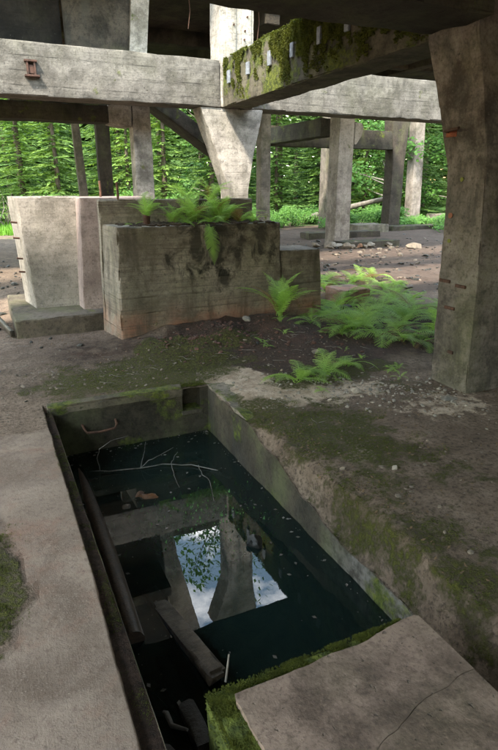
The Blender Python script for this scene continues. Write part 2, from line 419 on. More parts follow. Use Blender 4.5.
ys = axis_pts([(-300, -30, 45), (-30, -1.6, 2), (-1.6, .4, .25), (.4, 4.2, .045), (4.2, 7.2, .045), (7.2, 12, .10), (12, 26, .3), (26, 80, 4), (80, 500, 50)])
gb = bmesh.new(); gv = {}
for i, x in enumerate(xs):
    for j, y in enumerate(ys):
        if PX0 + 1e-4 < x < PX1 - 1e-4 and PY0 + 1e-4 < y < PY1 - 1e-4: continue
        gv[i, j] = gb.verts.new((x, y, ground_h(x, y)))
for i in range(len(xs) - 1):
    for j in range(len(ys) - 1):
        q = [gv.get(k) for k in ((i, j), (i + 1, j), (i + 1, j + 1), (i, j + 1))]
        if all(q):
            xm, ym = (xs[i] + xs[i + 1]) / 2, (ys[j] + ys[j + 1]) / 2
            if PX0 < xm < PX1 and PY0 < ym < PY1: continue
            gb.faces.new(q)
gm = bpy.data.meshes.new('ground'); gb.to_mesh(gm); gb.free()
for p in gm.polygons: p.use_smooth = True
ca = gm.color_attributes.new('mask', 'FLOAT_COLOR', 'POINT')   # R moss, G dark humus, B pale worn concrete
cb_ = gm.color_attributes.new('mask2', 'FLOAT_COLOR', 'POINT')  # R concrete floor, G reddish far ground, B grass
for k, v in enumerate(gm.vertices):
    x, y, z = v.co
    n = fr((x, y, 0), 1.6, 4, 1)
    rimd = PX0 - x; x0_, y0_ = x, y
    wx, wy = .10 * fr((x, y, 21), 3.2, 4), .12 * fr((x, y, 25), 3.2, 4); x += wx; y += wy
    moss = max(.85 * blob(x, y, 1.15, 4.75, 1.05, .55, .6), .75 * blob(x, y, 2.1, 5.2, .5, .3, .6), .95 * blob(x, y, 1.55, 5.32, .40, .28, .5),
               .72 * blob(x, y, 2.02, 2.95, .50, .75, .6), .62 * blob(x, y, 1.78, 1.9, .3, 1.1, .6),
               .8 * blob(x, y, -.12, 2.25, .10, .42, .3), .9 * blob(x, y, 2.75, 4.05, .7, .28, .6), .8 * blob(x, y, 1.75, 3.5, .25, .5, .7), .5 * blob(x, y, 3.0, 3.4, .5, .4, .6),
               .45 * blob(x, y, .6, 5.1, .6, .4, .5), .5 * blob(x, y, 2.4, 2.1, .4, .35, .5))
    x, y = x0_, y0_
    if 0 <= rimd < .075 and y < 4.3: moss = max(moss, .45)
    rimh = .8 if (-.001 <= rimd < .054 + .006 * fr((2, y, 8), 5, 4) + .02 * sm(2.5, 1.0, y) + .002 and y < 4.2) else 0
    humus = max(rimh, blob(x, y, 2.9, 5.1, 1.5, 1.0, .3), blob(x, y, 2.2, 4.9, .8, .7, .4), blob(x, y, 4.3, 5.6, 1.3, 1.5, .4), .55 * blob(x, y, 1.0, 5.6, .8, .6, .6))
    x, y = x0_ + wx, y0_ + wy
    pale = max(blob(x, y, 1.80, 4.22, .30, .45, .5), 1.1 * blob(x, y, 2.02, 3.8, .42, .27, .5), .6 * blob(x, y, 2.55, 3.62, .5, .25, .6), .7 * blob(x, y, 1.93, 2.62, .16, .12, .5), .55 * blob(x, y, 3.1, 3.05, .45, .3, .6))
    gp = blob(x, y, -.15, 2.25, .13, .46, .25)
    x, y = x0_, y0_
    conc = (1 - sm(.30, .50, x)) * (1 - sm(3.7 + .3 * n, 4.05 + .3 * n, y))
    conc *= 1 - rimh
    conc *= 1 - gp
    farr = sm(6.3, 7.5, y) * sm(2.0, 3.4, x)
    grass = sm(21.5, 23.5, y + 2 * n)
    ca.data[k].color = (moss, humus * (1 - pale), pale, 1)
    cb_.data[k].color = (conc, farr, grass, 1)
g = G('ground_soil')
a1 = g.sep(g.attr('mask')); a2 = g.sep(g.attr('mask2'))
n1 = g.noise(1.3, 8, .62); n2 = g.noise(7, 8, .65); n3 = g.noise(38, 6, .65); n4 = g.noise(150, 3, .6); n5 = g.noise(3.2, 8, .7, g.scaled(g.pos(), (1, 1, 1), (4, 2, 1)))
c = g.mix(g.rng(n2, .35, .65), (.20, .166, .134), (.37, .315, .265))                        # trodden dirt over concrete
c = g.mix(g.rng(n1, .4, .62, 0, .5), c, (.165, .128, .10))
c = g.mix(g.rng(n3, .48, .64, 0, .75), c, (.06, .047, .036)); c = g.mix(g.rng(n4, .60, .70, 0, .6), c, (.30, .27, .23)); c = g.mix(g.rng(n5, .52, .64, 0, .6), c, (.09, .072, .055))
cc = g.mix(g.rng(n1, .42, .58), (.235, .20, .17), (.39, .345, .305))                             # left concrete floor
cc = g.mix(g.rng(n2, .46, .60, 0, .5), cc, (.30, .262, .235)); cc = g.mix(g.rng(n5, .50, .64, 0, .7), cc, (.33, .215, .17))
cc = g.mix(g.rng(n3, .54, .66, 0, .5), cc, (.16, .13, .11)); cc = g.mix(g.rng(n4, .62, .72, 0, .5), cc, (.46, .43, .40))
sp = g.noise(11, 4, .5, g.scaled(g.pos(), (1, 1, 1), (8, 8, 2))); cc = g.mix(g.rng(sp, .68, .75, 0, .5), cc, (.14, .11, .09))
n6 = g.noise(2.1, 9, .72, g.scaled(g.pos(), (1, 1, 1), (14, 3, 1)), .8); n7 = g.noise(20, 7, .7, g.scaled(g.pos(), (1, 1, 1), (3, 9, 1)))
cc = g.mix(g.rng(n6, .53, .66, 0, .65), cc, (.17, .14, .115)); cc = g.mix(g.rng(n6, .44, .34, 0, .5), cc, (.44, .40, .36)); cc = g.mix(g.rng(n7, .56, .68, 0, .55), cc, (.19, .145, .12)); cc = g.mix(g.rng(n7, .42, .30, 0, .5), cc, (.45, .41, .37))
ag = N(g.t, 'ShaderNodeTexVoronoi'); ag.inputs['Scale'].default_value = 85; g.link(g.pos(), ag.inputs['Vector']); agm = g.math('MULTIPLY', g.rng(ag.outputs['Distance'], .35, .2), g.rng(n6, .47, .58)); cc = g.mix(g.math('MULTIPLY', agm, .45), cc, g.mix(g.sep(ag.outputs['Color'])[0], (.13, .11, .10), (.50, .47, .43)))
c = g.mix(g.rng(g.math('ADD', a2[0], g.math('MULTIPLY', g.math('SUBTRACT', n2, .5), .9)), .4, .6), c, cc)
fc = g.mix(g.rng(n2, .36, .64), (.06, .045, .037), (.155, .122, .104)); fc = g.mix(g.rng(n1, .42, .62, 0, .6), fc, (.15, .128, .11)); fc = g.mix(g.rng(n5, .52, .68, 0, .6), fc, (.10, .075, .055))
c = g.mix(g.rng(g.math('ADD', a2[1], g.math('MULTIPLY', g.math('SUBTRACT', n2, .5), .8)), .4, .6), c, fc)
hc = g.mix(g.rng(n3, .35, .65), (.030, .022, .016), (.095, .066, .048)); hc = g.mix(g.rng(n5, .48, .66, 0, .6), hc, (.13, .075, .055))
hc = g.mix(g.rng(n4, .60, .70, 0, .6), hc, (.22, .18, .14))
c = g.mix(g.rng(g.math('ADD', a1[1], g.math('MULTIPLY', g.math('SUBTRACT', n2, .5), 1.1)), .35, .62), c, hc)
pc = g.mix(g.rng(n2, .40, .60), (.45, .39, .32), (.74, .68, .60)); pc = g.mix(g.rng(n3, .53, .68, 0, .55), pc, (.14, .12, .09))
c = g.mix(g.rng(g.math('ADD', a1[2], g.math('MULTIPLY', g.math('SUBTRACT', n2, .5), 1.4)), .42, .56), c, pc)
mf = g.rng(g.math('ADD', a1[0], g.math('MULTIPLY', g.math('SUBTRACT', g.math('ADD', g.math('MULTIPLY', n2, .55), g.math('MULTIPLY', n5, .45)), .5), 2.2)), .48, .66)
mf = g.math('MULTIPLY', mf, g.rng(n3, .30, .52, .25, 1))
mc = g.mix(g.rng(n3, .35, .65), (.034, .042, .010), (.14, .16, .032)); mc = g.mix(g.rng(n1, .4, .6, 0, .45), mc, (.10, .10, .026))
c = g.mix(mf, c, mc)
c = g.mix(1.0, c, (.575, .495, .425), 'MULTIPLY')
gc = g.mix(n2, (.05, .10, .02), (.09, .17, .03)); c = g.mix(a2[2], c, gc)
hh = g.math('ADD', g.math('MULTIPLY', n3, .6), g.math('MULTIPLY', n4, .25)); hh = g.math('ADD', hh, g.math('MULTIPLY', n2, .5))
hh = g.math('ADD', hh, g.math('MULTIPLY', mf, g.math('MULTIPLY', g.noise(70, 3, .6), 1.3)))
hh = g.math('MULTIPLY', hh, g.rng(a2[0], .3, .8, 1, .3))
g.base(c); g.bump(hh, 1.0, .026); g.b.inputs['Roughness'].default_value = .95
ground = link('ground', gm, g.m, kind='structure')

# ------------------------------------------------------------------ the flooded pit
def grid_wall(bm, o, u, v, nu, nv, amp, nrm, seed, skip=None):
    o, u, v, nrm = Vector(o), Vector(u), Vector(v), Vector(nrm); vs = {}
    for i in range(nu + 1):
        for j in range(nv + 1):
            p = o + u * (i / nu) + v * (j / nv)
            vs[i, j] = bm.verts.new(p + nrm * (amp * (fr(p, 2.5, 4, seed) + .5 * fr(p, 9, 3, seed)) * min(1, 4 * (1 - j / nv) + .35)))
    for i in range(nu):
        for j in range(nv):
            if skip and skip(i + .5, j + .5): continue
            bm.faces.new((vs[i, j], vs[i + 1, j], vs[i + 1, j + 1], vs[i, j + 1]))
bm = bmesh.new(); ZB = -1.25
grid_wall(bm, (PX1, PY0, ZB), (0, PY1 - PY0, 0), (0, 0, -ZB - .045), 120, 22, .007, (-1, 0, 0), 3)
grid_wall(bm, (PX0, PY0, ZB), (0, PY1 - PY0, 0), (0, 0, -ZB - .03), 70, 16, .006, (1, 0, 0), 4)
for v in bm.verts:                              # right wall: its broken top follows the bank
    if v.co.x > PX1 - .1:
        t = (v.co.z - ZB) / (-.045 - ZB); gt = ground_h(PX1, min(v.co.y, PY1)); v.co.z = ZB + t * (gt + .002 - ZB)
        if t > .99: v.co.x = PX1 + .004
# far wall with the niche left open: x 1.36..1.485, z -.19..top
nx, nz = 60, 50
def nsk(i, j):
    x = PX0 - .03 + (PX1 - PX0 + .07) * i / nx; z = ZB + (0 - ZB) * j / nz
    return 1.345 < x < 1.49 and z > -.20
grid_wall(bm, (PX0 - .03, PY1, ZB), (PX1 - PX0 + .07, 0, 0), (0, 0, -ZB + .004), nx, nz, .008, (0, -1, 0), 5, nsk)
grid_wall(bm, (1.30, PY1 + .16, -.26), (.26, 0, 0), (0, 0, .22), 4, 4, .004, (0, -1, 0), 6)
grid_wall(bm, (1.322, PY1 - .002, -.26), (0, .18, 0), (0, 0, .265), 4, 4, .003, (1, 0, 0), 7)
grid_wall(bm, (1.513, PY1 - .002, -.26), (0, .18, 0), (0, 0, .265), 4, 4, .003, (-1, 0, 0), 8)
grid_wall(bm, (PX0, PY0, ZB), (PX1 - PX0, 0, 0), (0, 0, -ZB), 10, 10, .006, (0, 1, 0), 9)
bmesh.ops.remove_doubles(bm, verts=bm.verts[:], dist=.0005)
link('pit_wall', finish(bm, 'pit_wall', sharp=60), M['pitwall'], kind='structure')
bm = bmesh.new(); grid_wall(bm, (PX0, PY0, ZB + .02), (PX1 - PX0, 0, 0), (0, PY1 - PY0, 0), 30, 120, .05, (0, 0, 1), 11)
link('pit_floor', finish(bm, 'pit_floor'), stonemat('pit_silt', (.05, .055, .03), (.10, .11, .06)), kind='structure')
# concrete lip along the far edge, ledge in the niche
o = cbox('pit_lip', (.27, 1.345, 4.196, 4.31, -.055, .022, 'x'), M['rim'], chip=.03, bump=.006, step=.05, cb=5); o['kind'] = 'structure'
rg = []
for k in range(34):
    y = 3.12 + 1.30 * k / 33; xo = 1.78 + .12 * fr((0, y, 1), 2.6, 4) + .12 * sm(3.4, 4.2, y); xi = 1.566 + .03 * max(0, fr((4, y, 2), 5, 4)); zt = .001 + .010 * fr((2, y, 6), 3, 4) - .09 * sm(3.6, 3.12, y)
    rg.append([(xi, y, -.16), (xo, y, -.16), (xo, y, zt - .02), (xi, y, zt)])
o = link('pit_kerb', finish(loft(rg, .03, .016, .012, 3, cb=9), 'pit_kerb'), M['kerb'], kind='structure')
o = cbox('niche_ledge', (1.325, 1.51, 4.185, 4.36, -.225, -.185), M['rim'], chip=.01, step=.05); o['kind'] = 'structure'

WZ = -.40
g = G('pit_water'); g.t.nodes.remove(g.b)
gl = N(g.t, 'ShaderNodeBsdfGlossy'); gl.inputs['Roughness'].default_value = .004; gl.inputs['Color'].default_value = (1, 1, 1, 1)
tr = N(g.t, 'ShaderNodeBsdfTransparent'); tr.inputs['Color'].default_value = (.30, .36, .29, 1)
df = N(g.t, 'ShaderNodeBsdfDiffuse'); df.inputs['Color'].default_value = (.011, .023, .020, 1)
m1 = N(g.t, 'ShaderNodeMixShader'); m1.inputs[0].default_value = .48
fz = N(g.t, 'ShaderNodeFresnel'); fz.inputs['IOR'].default_value = 1.45; m2 = N(g.t, 'ShaderNodeMixShader')
bp = N(g.t, 'ShaderNodeBump'); bp.inputs['Strength'].default_value = .03; bp.inputs['Distance'].default_value = .004
g.link(g.noise(5, 3, .5), bp.inputs['Height'])
for n_ in (gl, fz): g.link(bp.outputs[0], n_.inputs['Normal'])
g.link(tr.outputs[0], m1.inputs[1]); g.link(df.outputs[0], m1.inputs[2]); g.link(fz.outputs[0], m2.inputs[0]); g.link(m1.outputs[0], m2.inputs[1]); g.link(gl.outputs[0], m2.inputs[2]); g.link(m2.outputs[0], g.out.inputs['Surface'])
bm = bmesh.new(); bm.faces.new([bm.verts.new(p) for p in ((PX0 - .02, PY0 - .02, WZ), (PX1 + .03, PY0 - .02, WZ), (PX1 + .03, PY1 + .02, WZ), (PX0 - .02, PY1 + .02, WZ))])
link('water', finish(bm, 'water', smooth=False), g.m, kind='structure')

# ------------------------------------------------------------------ moss tufts helper
def tuft_mesh(name, pts, size=.012, blades=5):
    """pts: list of (position, normal); small leafy cushions"""
    bm = bmesh.new()
    for p, n in pts:
        p = Vector(p); n = Vector(n).normalized(); a = n.orthogonal().normalized(); b = n.cross(a)
        for k in range(blades):
            t = random.uniform(0, 6.28); l = size * random.uniform(.6, 1.5); d = (a * math.cos(t) + b * math.sin(t)); q = p + d * random.uniform(0, size)
            tip = q + n * l * random.uniform(.5, 1.1) + d * l * .7; s = n.cross(d) * l * .42
            bm.faces.new([bm.verts.new(q - s - n * .003), bm.verts.new(q + s - n * .003), bm.verts.new(tip)])
    return finish(bm, name, smooth=False)

# ------------------------------------------------------------------ slab bridging the near end of the pit
slab = empty('concrete_slab', (.9, .5, WZ), 'cracked pinkish concrete slab with mossy edges laid across the near end of the pit', 'slab')
def slab_mat():
    m = concrete('concrete_slab_face', (.40, .305, .25), (.185, .138, .108), stain=.55, moss=.03, drip=0, boards=0, green=.10, blotch=2)
    return m
def loc_parent(o, root):
    o.parent = root; o.data.transform(Matrix.Translation(-Vector(root.location))); return o
M['slab'] = slab_mat(); M['slab_side'] = concrete('concrete_slab_side', (.20, .18, .13), (.10, .09, .062), stain=.4, moss=1.0, drip=.3, boards=0, green=.5)
bm = loft(box_rings(.47, 1.352, -1.55, 1.362, -.95, -.004), step=.06, chip=.03, bump=.008, cb=4)
loc_parent(link('base', finish(bm, 'slab_base'), M['slab_side']), slab)
# top layer with an irregular left/back edge, split along the crack
def layer(poly, z0, z1, name):
    bm = bmesh.new(); n = len(poly)
    lo = [bm.verts.new((x, y, z0)) for x, y in poly]; hi = [bm.verts.new((x + .003 * math.sin(i), y, z1)) for i, (x, y) in enumerate(poly)]
    for i in range(n): bm.faces.new((lo[i], lo[(i + 1) % n], hi[(i + 1) % n], hi[i]))
    bm.faces.new(hi); return bm
edge_back = []
x = .555
while x < 1.345:
    edge_back.append((x, 1.305 + .014 * fr((x, 0, 1), 5, 4) + .03 * sm(.9, 1.3, x))); x += .02
edge_left = [(.548 + .016 * fr((0, y / 40, 2), 4, 4), y / 40) for y in range(-60, 52)]
crack = []
for i in range(41):
    t = i / 40; x = .57 + (1.345 - .57) * t; y = .93 + .13 * t + .045 * fr((x, 3, 1), 3.2, 5)
    crack.append((x, y))
GAP = .0011
upper = [(p[0], p[1] + GAP) for p in crack] + [(1.346, 1.33)] + edge_back[::-1] + [p for p in edge_left[::-1] if p[1] > crack[0][1] + .02]
lower = [(p[0], p[1] - GAP) for p in crack[::-1]] + [p for p in edge_left[::-1] if p[1] < crack[0][1] - .02] + [(1.346, -1.5)]
for pl in (upper, lower):
    bm = layer(pl, -.01, .016, 'cover'); loc_parent(link('cover_layer', finish(bm, 'cover', smooth=False), M['slab']), slab)
tp = []
for i in range(9000):
    if random.random() < .5: x = random.uniform(.47, 1.3); y = 1.36 - abs(random.gauss(0, .035)) - (.0 if x > .75 else random.uniform(0, .03))
    else: y = random.uniform(.3, 1.34); x = .475 + abs(random.gauss(0, .03))
    if fr((x, y, 2), 6, 3) + .25 * (1 if x < .9 else 0) < -.12: continue
    tp.append(((x, y, -.006 + .012 * (fr((x, y, 6), 12, 2) + .4)), (random.uniform(-.2, .2), random.uniform(-.2, .2), 1)))
for i in range(1500):
    if random.random() < .5: x = random.uniform(.47, 1.3); z = -abs(random.gauss(0, .05)); tp.append(((x, 1.363, z), (0, 1, .4)))
    else: y = random.uniform(.3, 1.34); z = -abs(random.gauss(0, .10)); tp.append(((.468, y, z), (-1, 0, .4)))
me = tuft_mesh('slab_moss', tp, .0034, 6); o = link('moss', me, M['mosstuft']); loc_parent(o, slab); o['kind'] = 'stuff'

# moss along the left rim, far lip, right bank, floor
tp = []
for i in range(2200):
    y = random.uniform(.6, 4.2); x = PX0 - abs(random.gauss(.02, .022))
    if x < .225 or fr((x, y, 2), 5, 3) < .12 - .12 * sm(2.4, 1.0, y): continue
    tp.append(((x, y, ground_h(x, y)), (.3, 0, 1)))
for i in range(9000):
    x = random.uniform(.3, 2.3); y = random.uniform(4.25, 5.3)
    d = blob(x, y, 1.15, 4.65, 1.05, .5, .5)
    if fr((x, y, 9), 4, 4) + d * .55 < .42: continue
    tp.append(((x, y, ground_h(x, y)), (0, 0, 1)))
for i in range(16000):
    x = 1.57 + random.random() * 1.1; y = random.uniform(1.3, 3.9)
    d = max(blob(x, y, 2.02, 2.95, .50, .75, .5), .8 * blob(x, y, 1.7, 2.2, .22, 1.3, .6))
    if fr((x, y, 9), 4, 4) + d * .5 < .40: continue
    tp.append(((x, y, ground_h(x, y)), (-.2, 0, 1)))
for i in range(2500):
    a = random.gauss(0, .45); y = random.uniform(1.8, 2.7); x = -.14 + random.gauss(0, .05)
    if fr((x, y, 9), 6, 4) < .05: continue
    tp.append(((x, y, ground_h(x, y)), (0, 0, 1)))
for i in range(900):
    x = random.uniform(1.15, 1.56); y = 4.22 + abs(random.gauss(0, .05)); tp.append(((x, y, ground_h(x, y) + .01), (0, -.5, 1)))
o = link('moss', tuft_mesh('floor_moss', tp, .0048, 4), M['mosstuft'], kind='stuff'); tag(o, 'yellow green moss growing in patches round the rim of the flooded pit', 'moss')

# ------------------------------------------------------------------ things in the pit
bm = bmesh.new(); tube(bm, [(.425, 3.95, -.45), (.42, 3.4, -.43), (.41, 2.8, -.41), (.385, 2.09, -.385)], [.050, .050, .050, .050], 18, .05)
o = link('iron_pipe', finish(bm, 'iron_pipe', 50), M['pipe']); recenter(o, (.42, 3.95, -.5)); tag(o, 'long dark rusty pipe half sunk along the left wall of the pit', 'pipe')
def plank(name, a, b, wd, th, mat, label, seed=0, cat='timber'):
    a, b = Vector(a), Vector(b); d = (b - a).normalized(); s = d.cross(Vector((0, 0, 1))).normalized() * wd / 2; u = s.cross(d).normalized() * th / 2
    rg = [[p - s - u, p + s - u, p + s + u, p - s + u] for p in (a, b)]
    o = link(name, finish(loft(rg, .06, .014, .007, seed, cb=9), name), mat); recenter(o, (a + b) / 2); return tag(o, label, cat)
plank('wooden_beam', (.55, 2.45, -.44), (.652, 1.72, -.36), .085, .05, M['wetwood'], 'grey weathered timber beam sticking out of the water beside the mossy slab', 1)
plank('wooden_beam', (.50, 2.05, -.50), (.50, 1.45, -.38), .07, .06, M['wood_dark'], 'thin black waterlogged timber lying left of the grey weathered beam', 2)
plank('wooden_beam', (.335, 1.60, -.44), (.455, 1.22, -.34), .07, .05, M['wood_dark'], 'dark wet timber wedged in the gap left of the slab', 3)
for k, (c_, s_, mt, lb) in enumerate((((.39, 1.36, -.37), (.07, .06, .045), 'stone_black', 'wet black lump of rubble in the gap left of the slab'),
                                  ((.44, 1.16, -.35), (.05, .07, .04), 'stone_black', 'small dark rubble piece nearest the bottom of the gap'))):
    bm = bmesh.new(); rock_bm(bm, (0, 0, 0), s_, k + 31, 3); o = link('rubble_stone', finish(bm, 'rubble_stone', 30), M[mt]); o.location = c_; tag(o, lb, 'stone')
# rubble in water
rb = empty('rubble_heap', (.72, 3.32, -.42), 'orange brown rubble lump breaking the water surface below the branch', 'rubble')
for k, (dx, dy, dz, s, mt) in enumerate(((0, 0, -.05, (.125, .12, .075), 'stone_wet'), (.075, .01, .0, (.07, .05, .045), 'stone_wet'), (-.09, -.06, .0, (.045, .035, .045), 'stone'), (.06, -.10, -.01, (.05, .035, .03), 'stone_wet'), (.02, .06, .0, (.05, .06, .04), 'stone_wet'))):
    bm = bmesh.new(); rock_bm(bm, (dx, dy, dz), s, k + 3, 3, .45); link('brick_lump', finish(bm, 'brick_lump', 25), M[mt], rb)
bm = bmesh.new(); rock_bm(bm, (0, 0, 0), (.055, .07, .065), 12, 3, .4); o = link('stone', finish(bm, 'stone', 30), M['stone_black']); o.location = (1.22, 2.55, -.40); tag(o, 'dark mossy stone poking out of the water near the right wall', 'stone')
# floating branch with twigs
br = empty('fallen_branch', (.95, 3.65, WZ), 'thin bare branch with upright twigs floating across the pit water', 'branch')
def twig(name, pts, r0, r1, root):
    bm = bmesh.new(); n = len(pts); P = [Vector(p) - root.location for p in pts]
    Q = []
    for i in range(n - 1):
        for t in (0, .34, .67): Q.append(P[i].lerp(P[i + 1], t) + Vector((fr(P[i] + Vector((t, 0, 0)), 9, 2), fr(P[i] + Vector((0, t, 0)), 9, 2), fr(P[i] + Vector((0, 0, t)), 9, 2))) * .006)
    Q.append(P[-1]); tube(bm, Q, [.5 * (r0 + (r1 - r0) * i / (len(Q) - 1)) for i in range(len(Q))], 6)
    return link(name, finish(bm, name, 60), M['twig'], root)
twig('stem', [(.47, 3.88, -.405), (.62, 3.80, -.395), (.83, 3.74, -.392), (1.0, 3.72, -.388), (1.2, 3.62, -.385), (1.35, 3.46, -.39)], .009, .006, br)
twig('twig', [(.56, 3.84, -.40), (.55, 3.84, -.29), (.57, 3.84, -.22), (.66, 3.86, -.185), (.80, 3.90, -.185)], .006, .003, br)
twig('twig', [(.84, 3.74, -.39), (.855, 3.74, -.33), (.885, 3.76, -.27), (.90, 3.77, -.20)], .005, .003, br)
twig('twig', [(.84, 3.74, -.39), (.90, 3.73, -.34), (1.0, 3.74, -.315), (1.11, 3.77, -.29)], .005, .003, br)
twig('twig', [(1.07, 3.71, -.388), (1.10, 3.73, -.35), (1.14, 3.76, -.33)], .005, .003, br)
twig('twig', [(1.07, 3.70, -.388), (1.03, 3.52, -.39), (1.02, 3.36, -.40)], .005, .003, br)
twig('twig', [(1.24, 3.58, -.385), (1.22, 3.44, -.385), (1.24, 3.34, -.388), (1.17, 3.08, -.395)], .006, .003, br)
bm = bmesh.new(); tube(bm, [(0, 0, 0), (.02, .015, .10)], [.004, .003], 5); o = link('stick', finish(bm, 'stick', 60), M['twig']); o.location = (.56, 1.40, -.03); tag(o, 'short pale stick standing up at the mossy corner of the slab', 'stick')
def sunk(a, b, r, label):
    bm = bmesh.new(); a, b = Vector(a), Vector(b); tube(bm, [a, a.lerp(b, .35) + Vector((.02, 0, .01)), a.lerp(b, .7) - Vector((.015, 0, 0)), b], [r, r * .9, r * .7, r * .4], 8, .2)
    o = link('sunken_branch', finish(bm, 'sunken_branch', 60), M['twig']); recenter(o, (a + b) / 2); tag(o, label, 'branch')
sunk((1.30, 3.95, -.50), (1.42, 3.35, -.42), .022, 'mossy sunken branch below the water in the far right corner of the pit')
sunk((.98, 3.50, -.47), (1.40, 3.50, -.41), .028, 'thick dark branch end just under the surface right of the rubble lump')
sunk((.42, 1.95, -.52), (.52, 1.28, -.36), .020, 'dark wet branch rising beside the weathered beam at the near left')
sunk((.36, 1.75, -.44), (.46, 1.55, -.37), .014, 'short wet stick crossing the near left corner of the pit')
sunk((.70, 2.9, -.47), (1.15, 2.75, -.43), .016, 'thin sunken stick lying across the middle of the pit')
bm = bmesh.new(); rnd = random.Random(77)
for k in range(420):
    x_ = PX0 + (PX1 - PX0) * rnd.random() ** (1.0 if k % 3 else 4); y_ = rnd.uniform(1.4, 4.15)
    if k % 4 == 0: y_ = 4.19 - abs(rnd.gauss(0, .05))
    if rnd.random() < .35: x_ = random.choice((PX0 + .02 + abs(rnd.gauss(0, .03)), PX1 - .02 - abs(rnd.gauss(0, .03))))
    if .62 < x_ < 1.25 and 1.9 < y_ < 2.9 and rnd.random() < .93: continue
    r_ = rnd.choice((.002, .002, .003, .004, .009)); t_ = rnd.uniform(0, 6.3); u = Vector((math.cos(t_), math.sin(t_), 0)) * r_ * 1.6; v = Vector((-math.sin(t_), math.cos(t_), 0)) * r_; p = Vector((x_, y_, WZ + .0015)); q = Vector((0, 0, rnd.uniform(0, .003)))
    bm.faces.new([bm.verts.new(p - u), bm.verts.new(p + v + q), bm.verts.new(p + u), bm.verts.new(p - v + q)])
o = link('floating_litter', finish(bm, 'floating_litter', smooth=False), M['twig'], kind='stuff'); tag(o, 'specks of leaf litter and dust floating on the pit water', 'litter')
# submerged weed
tp = []
for i in range(1500):
    x = 1.05 + random.gauss(0, .17); y = 2.95 + random.gauss(0, .16)
    if x > 1.5: continue
    tp.append(((x, y, -.425 - abs(random.gauss(0, .03))), (0, 0, 1)))
o = link('pond_weed', tuft_mesh('pond_weed', tp, .03, 4), M['weed'], kind='stuff'); tag(o, 'green pond weed just under the surface in the middle of the pit', 'weed')
# rung on far wall
bm = bmesh.new(); tube(bm, [(.51, 4.21, -.16), (.515, 4.14, -.175), (.53, 4.115, -.20), (.63, 4.115, -.21), (.745, 4.115, -.20), (.765, 4.14, -.175), (.77, 4.21, -.16)], .0095, 8)
o = link('iron_rung', finish(bm, 'iron_rung', 60), M['rust']); recenter(o, (.64, 4.2, -.18)); tag(o, 'rusty bent iron rung fixed to the far wall of the pit', 'rung')

# ------------------------------------------------------------------ frame: columns, beams, slabs
bl = cbox('concrete_beam', (-6.5, 3.335, 8.15, 8.55, 2.68, 3.28, 'x'), M['beam'], 'long pale concrete beam spanning the upper left with a rusty bracket on it', 'beam', step=.09, chip=.018, bump=.008)
cbox('concrete_beam', (3.855, 9.6, 8.16, 8.55, 2.68, 3.28, 'x'), M['beam'], 'pale concrete beam running right from the central column to the big pier', 'beam', step=.09, chip=.018, bump=.008)
# central column: Y-shaped haunches below the beam, a channel in the upper front
cc_ = empty('concrete_column', (3.6, 8.35, 0), 'central pale concrete column with splayed haunches where the beams meet', 'column')
bm = loft(col_rings([(-.1, 3.46, 3.78, 8.17, 8.52), (1.55, 3.46, 3.78, 8.17, 8.52), (2.1, 3.26, 3.88, 8.17, 8.52), (2.68, 3.03, 4.02, 8.17, 8.52)]), .09, .02, .008)
loc_parent(link('haunch', finish(bm, 'haunch'), M['column']), cc_)
bm = loft(col_rings([(2.683, 3.34, 3.85, 8.14, 8.53), (3.9, 3.34, 3.85, 8.14, 8.53), (4.75, 3.34, 3.85, 8.14, 8.53), (5.6, 3.04, 3.95, 8.14, 8.53)]), .09, .02, .006)
loc_parent(link('shaft', finish(bm, 'shaft'), M['column']), cc_)
for x0, x1 in ((3.42, 3.57), (3.66, 3.80)):
    bm = loft(box_rings(x0, x1, 8.115, 8.15, 3.30, 4.6), .1, .008, .003); loc_parent(link('pilaster_strip', finish(bm, 'strip'), M['column']), cc_)
hm = G('hole_black'); hm.base((.02, .018, .015))
for xz in ((3.69, 3.55), (3.70, 3.66), (3.53, 3.72), (3.735, 3.83)):
    bm = bmesh.new(); bmesh.ops.create_cone(bm, cap_ends=True, segments=10, radius1=.013, radius2=.013, depth=.02)
    bmesh.ops.rotate(bm, verts=bm.verts[:], matrix=Matrix.Rotation(R(90), 3, 'X')); bmesh.ops.translate(bm, verts=bm.verts[:], vec=(xz[0], 8.108, xz[1]))
    loc_parent(link('hole_disc', finish(bm, 'hole_disc', 40), M['rust_dark']), cc_)  # dark discs stand in for the holes in the column front
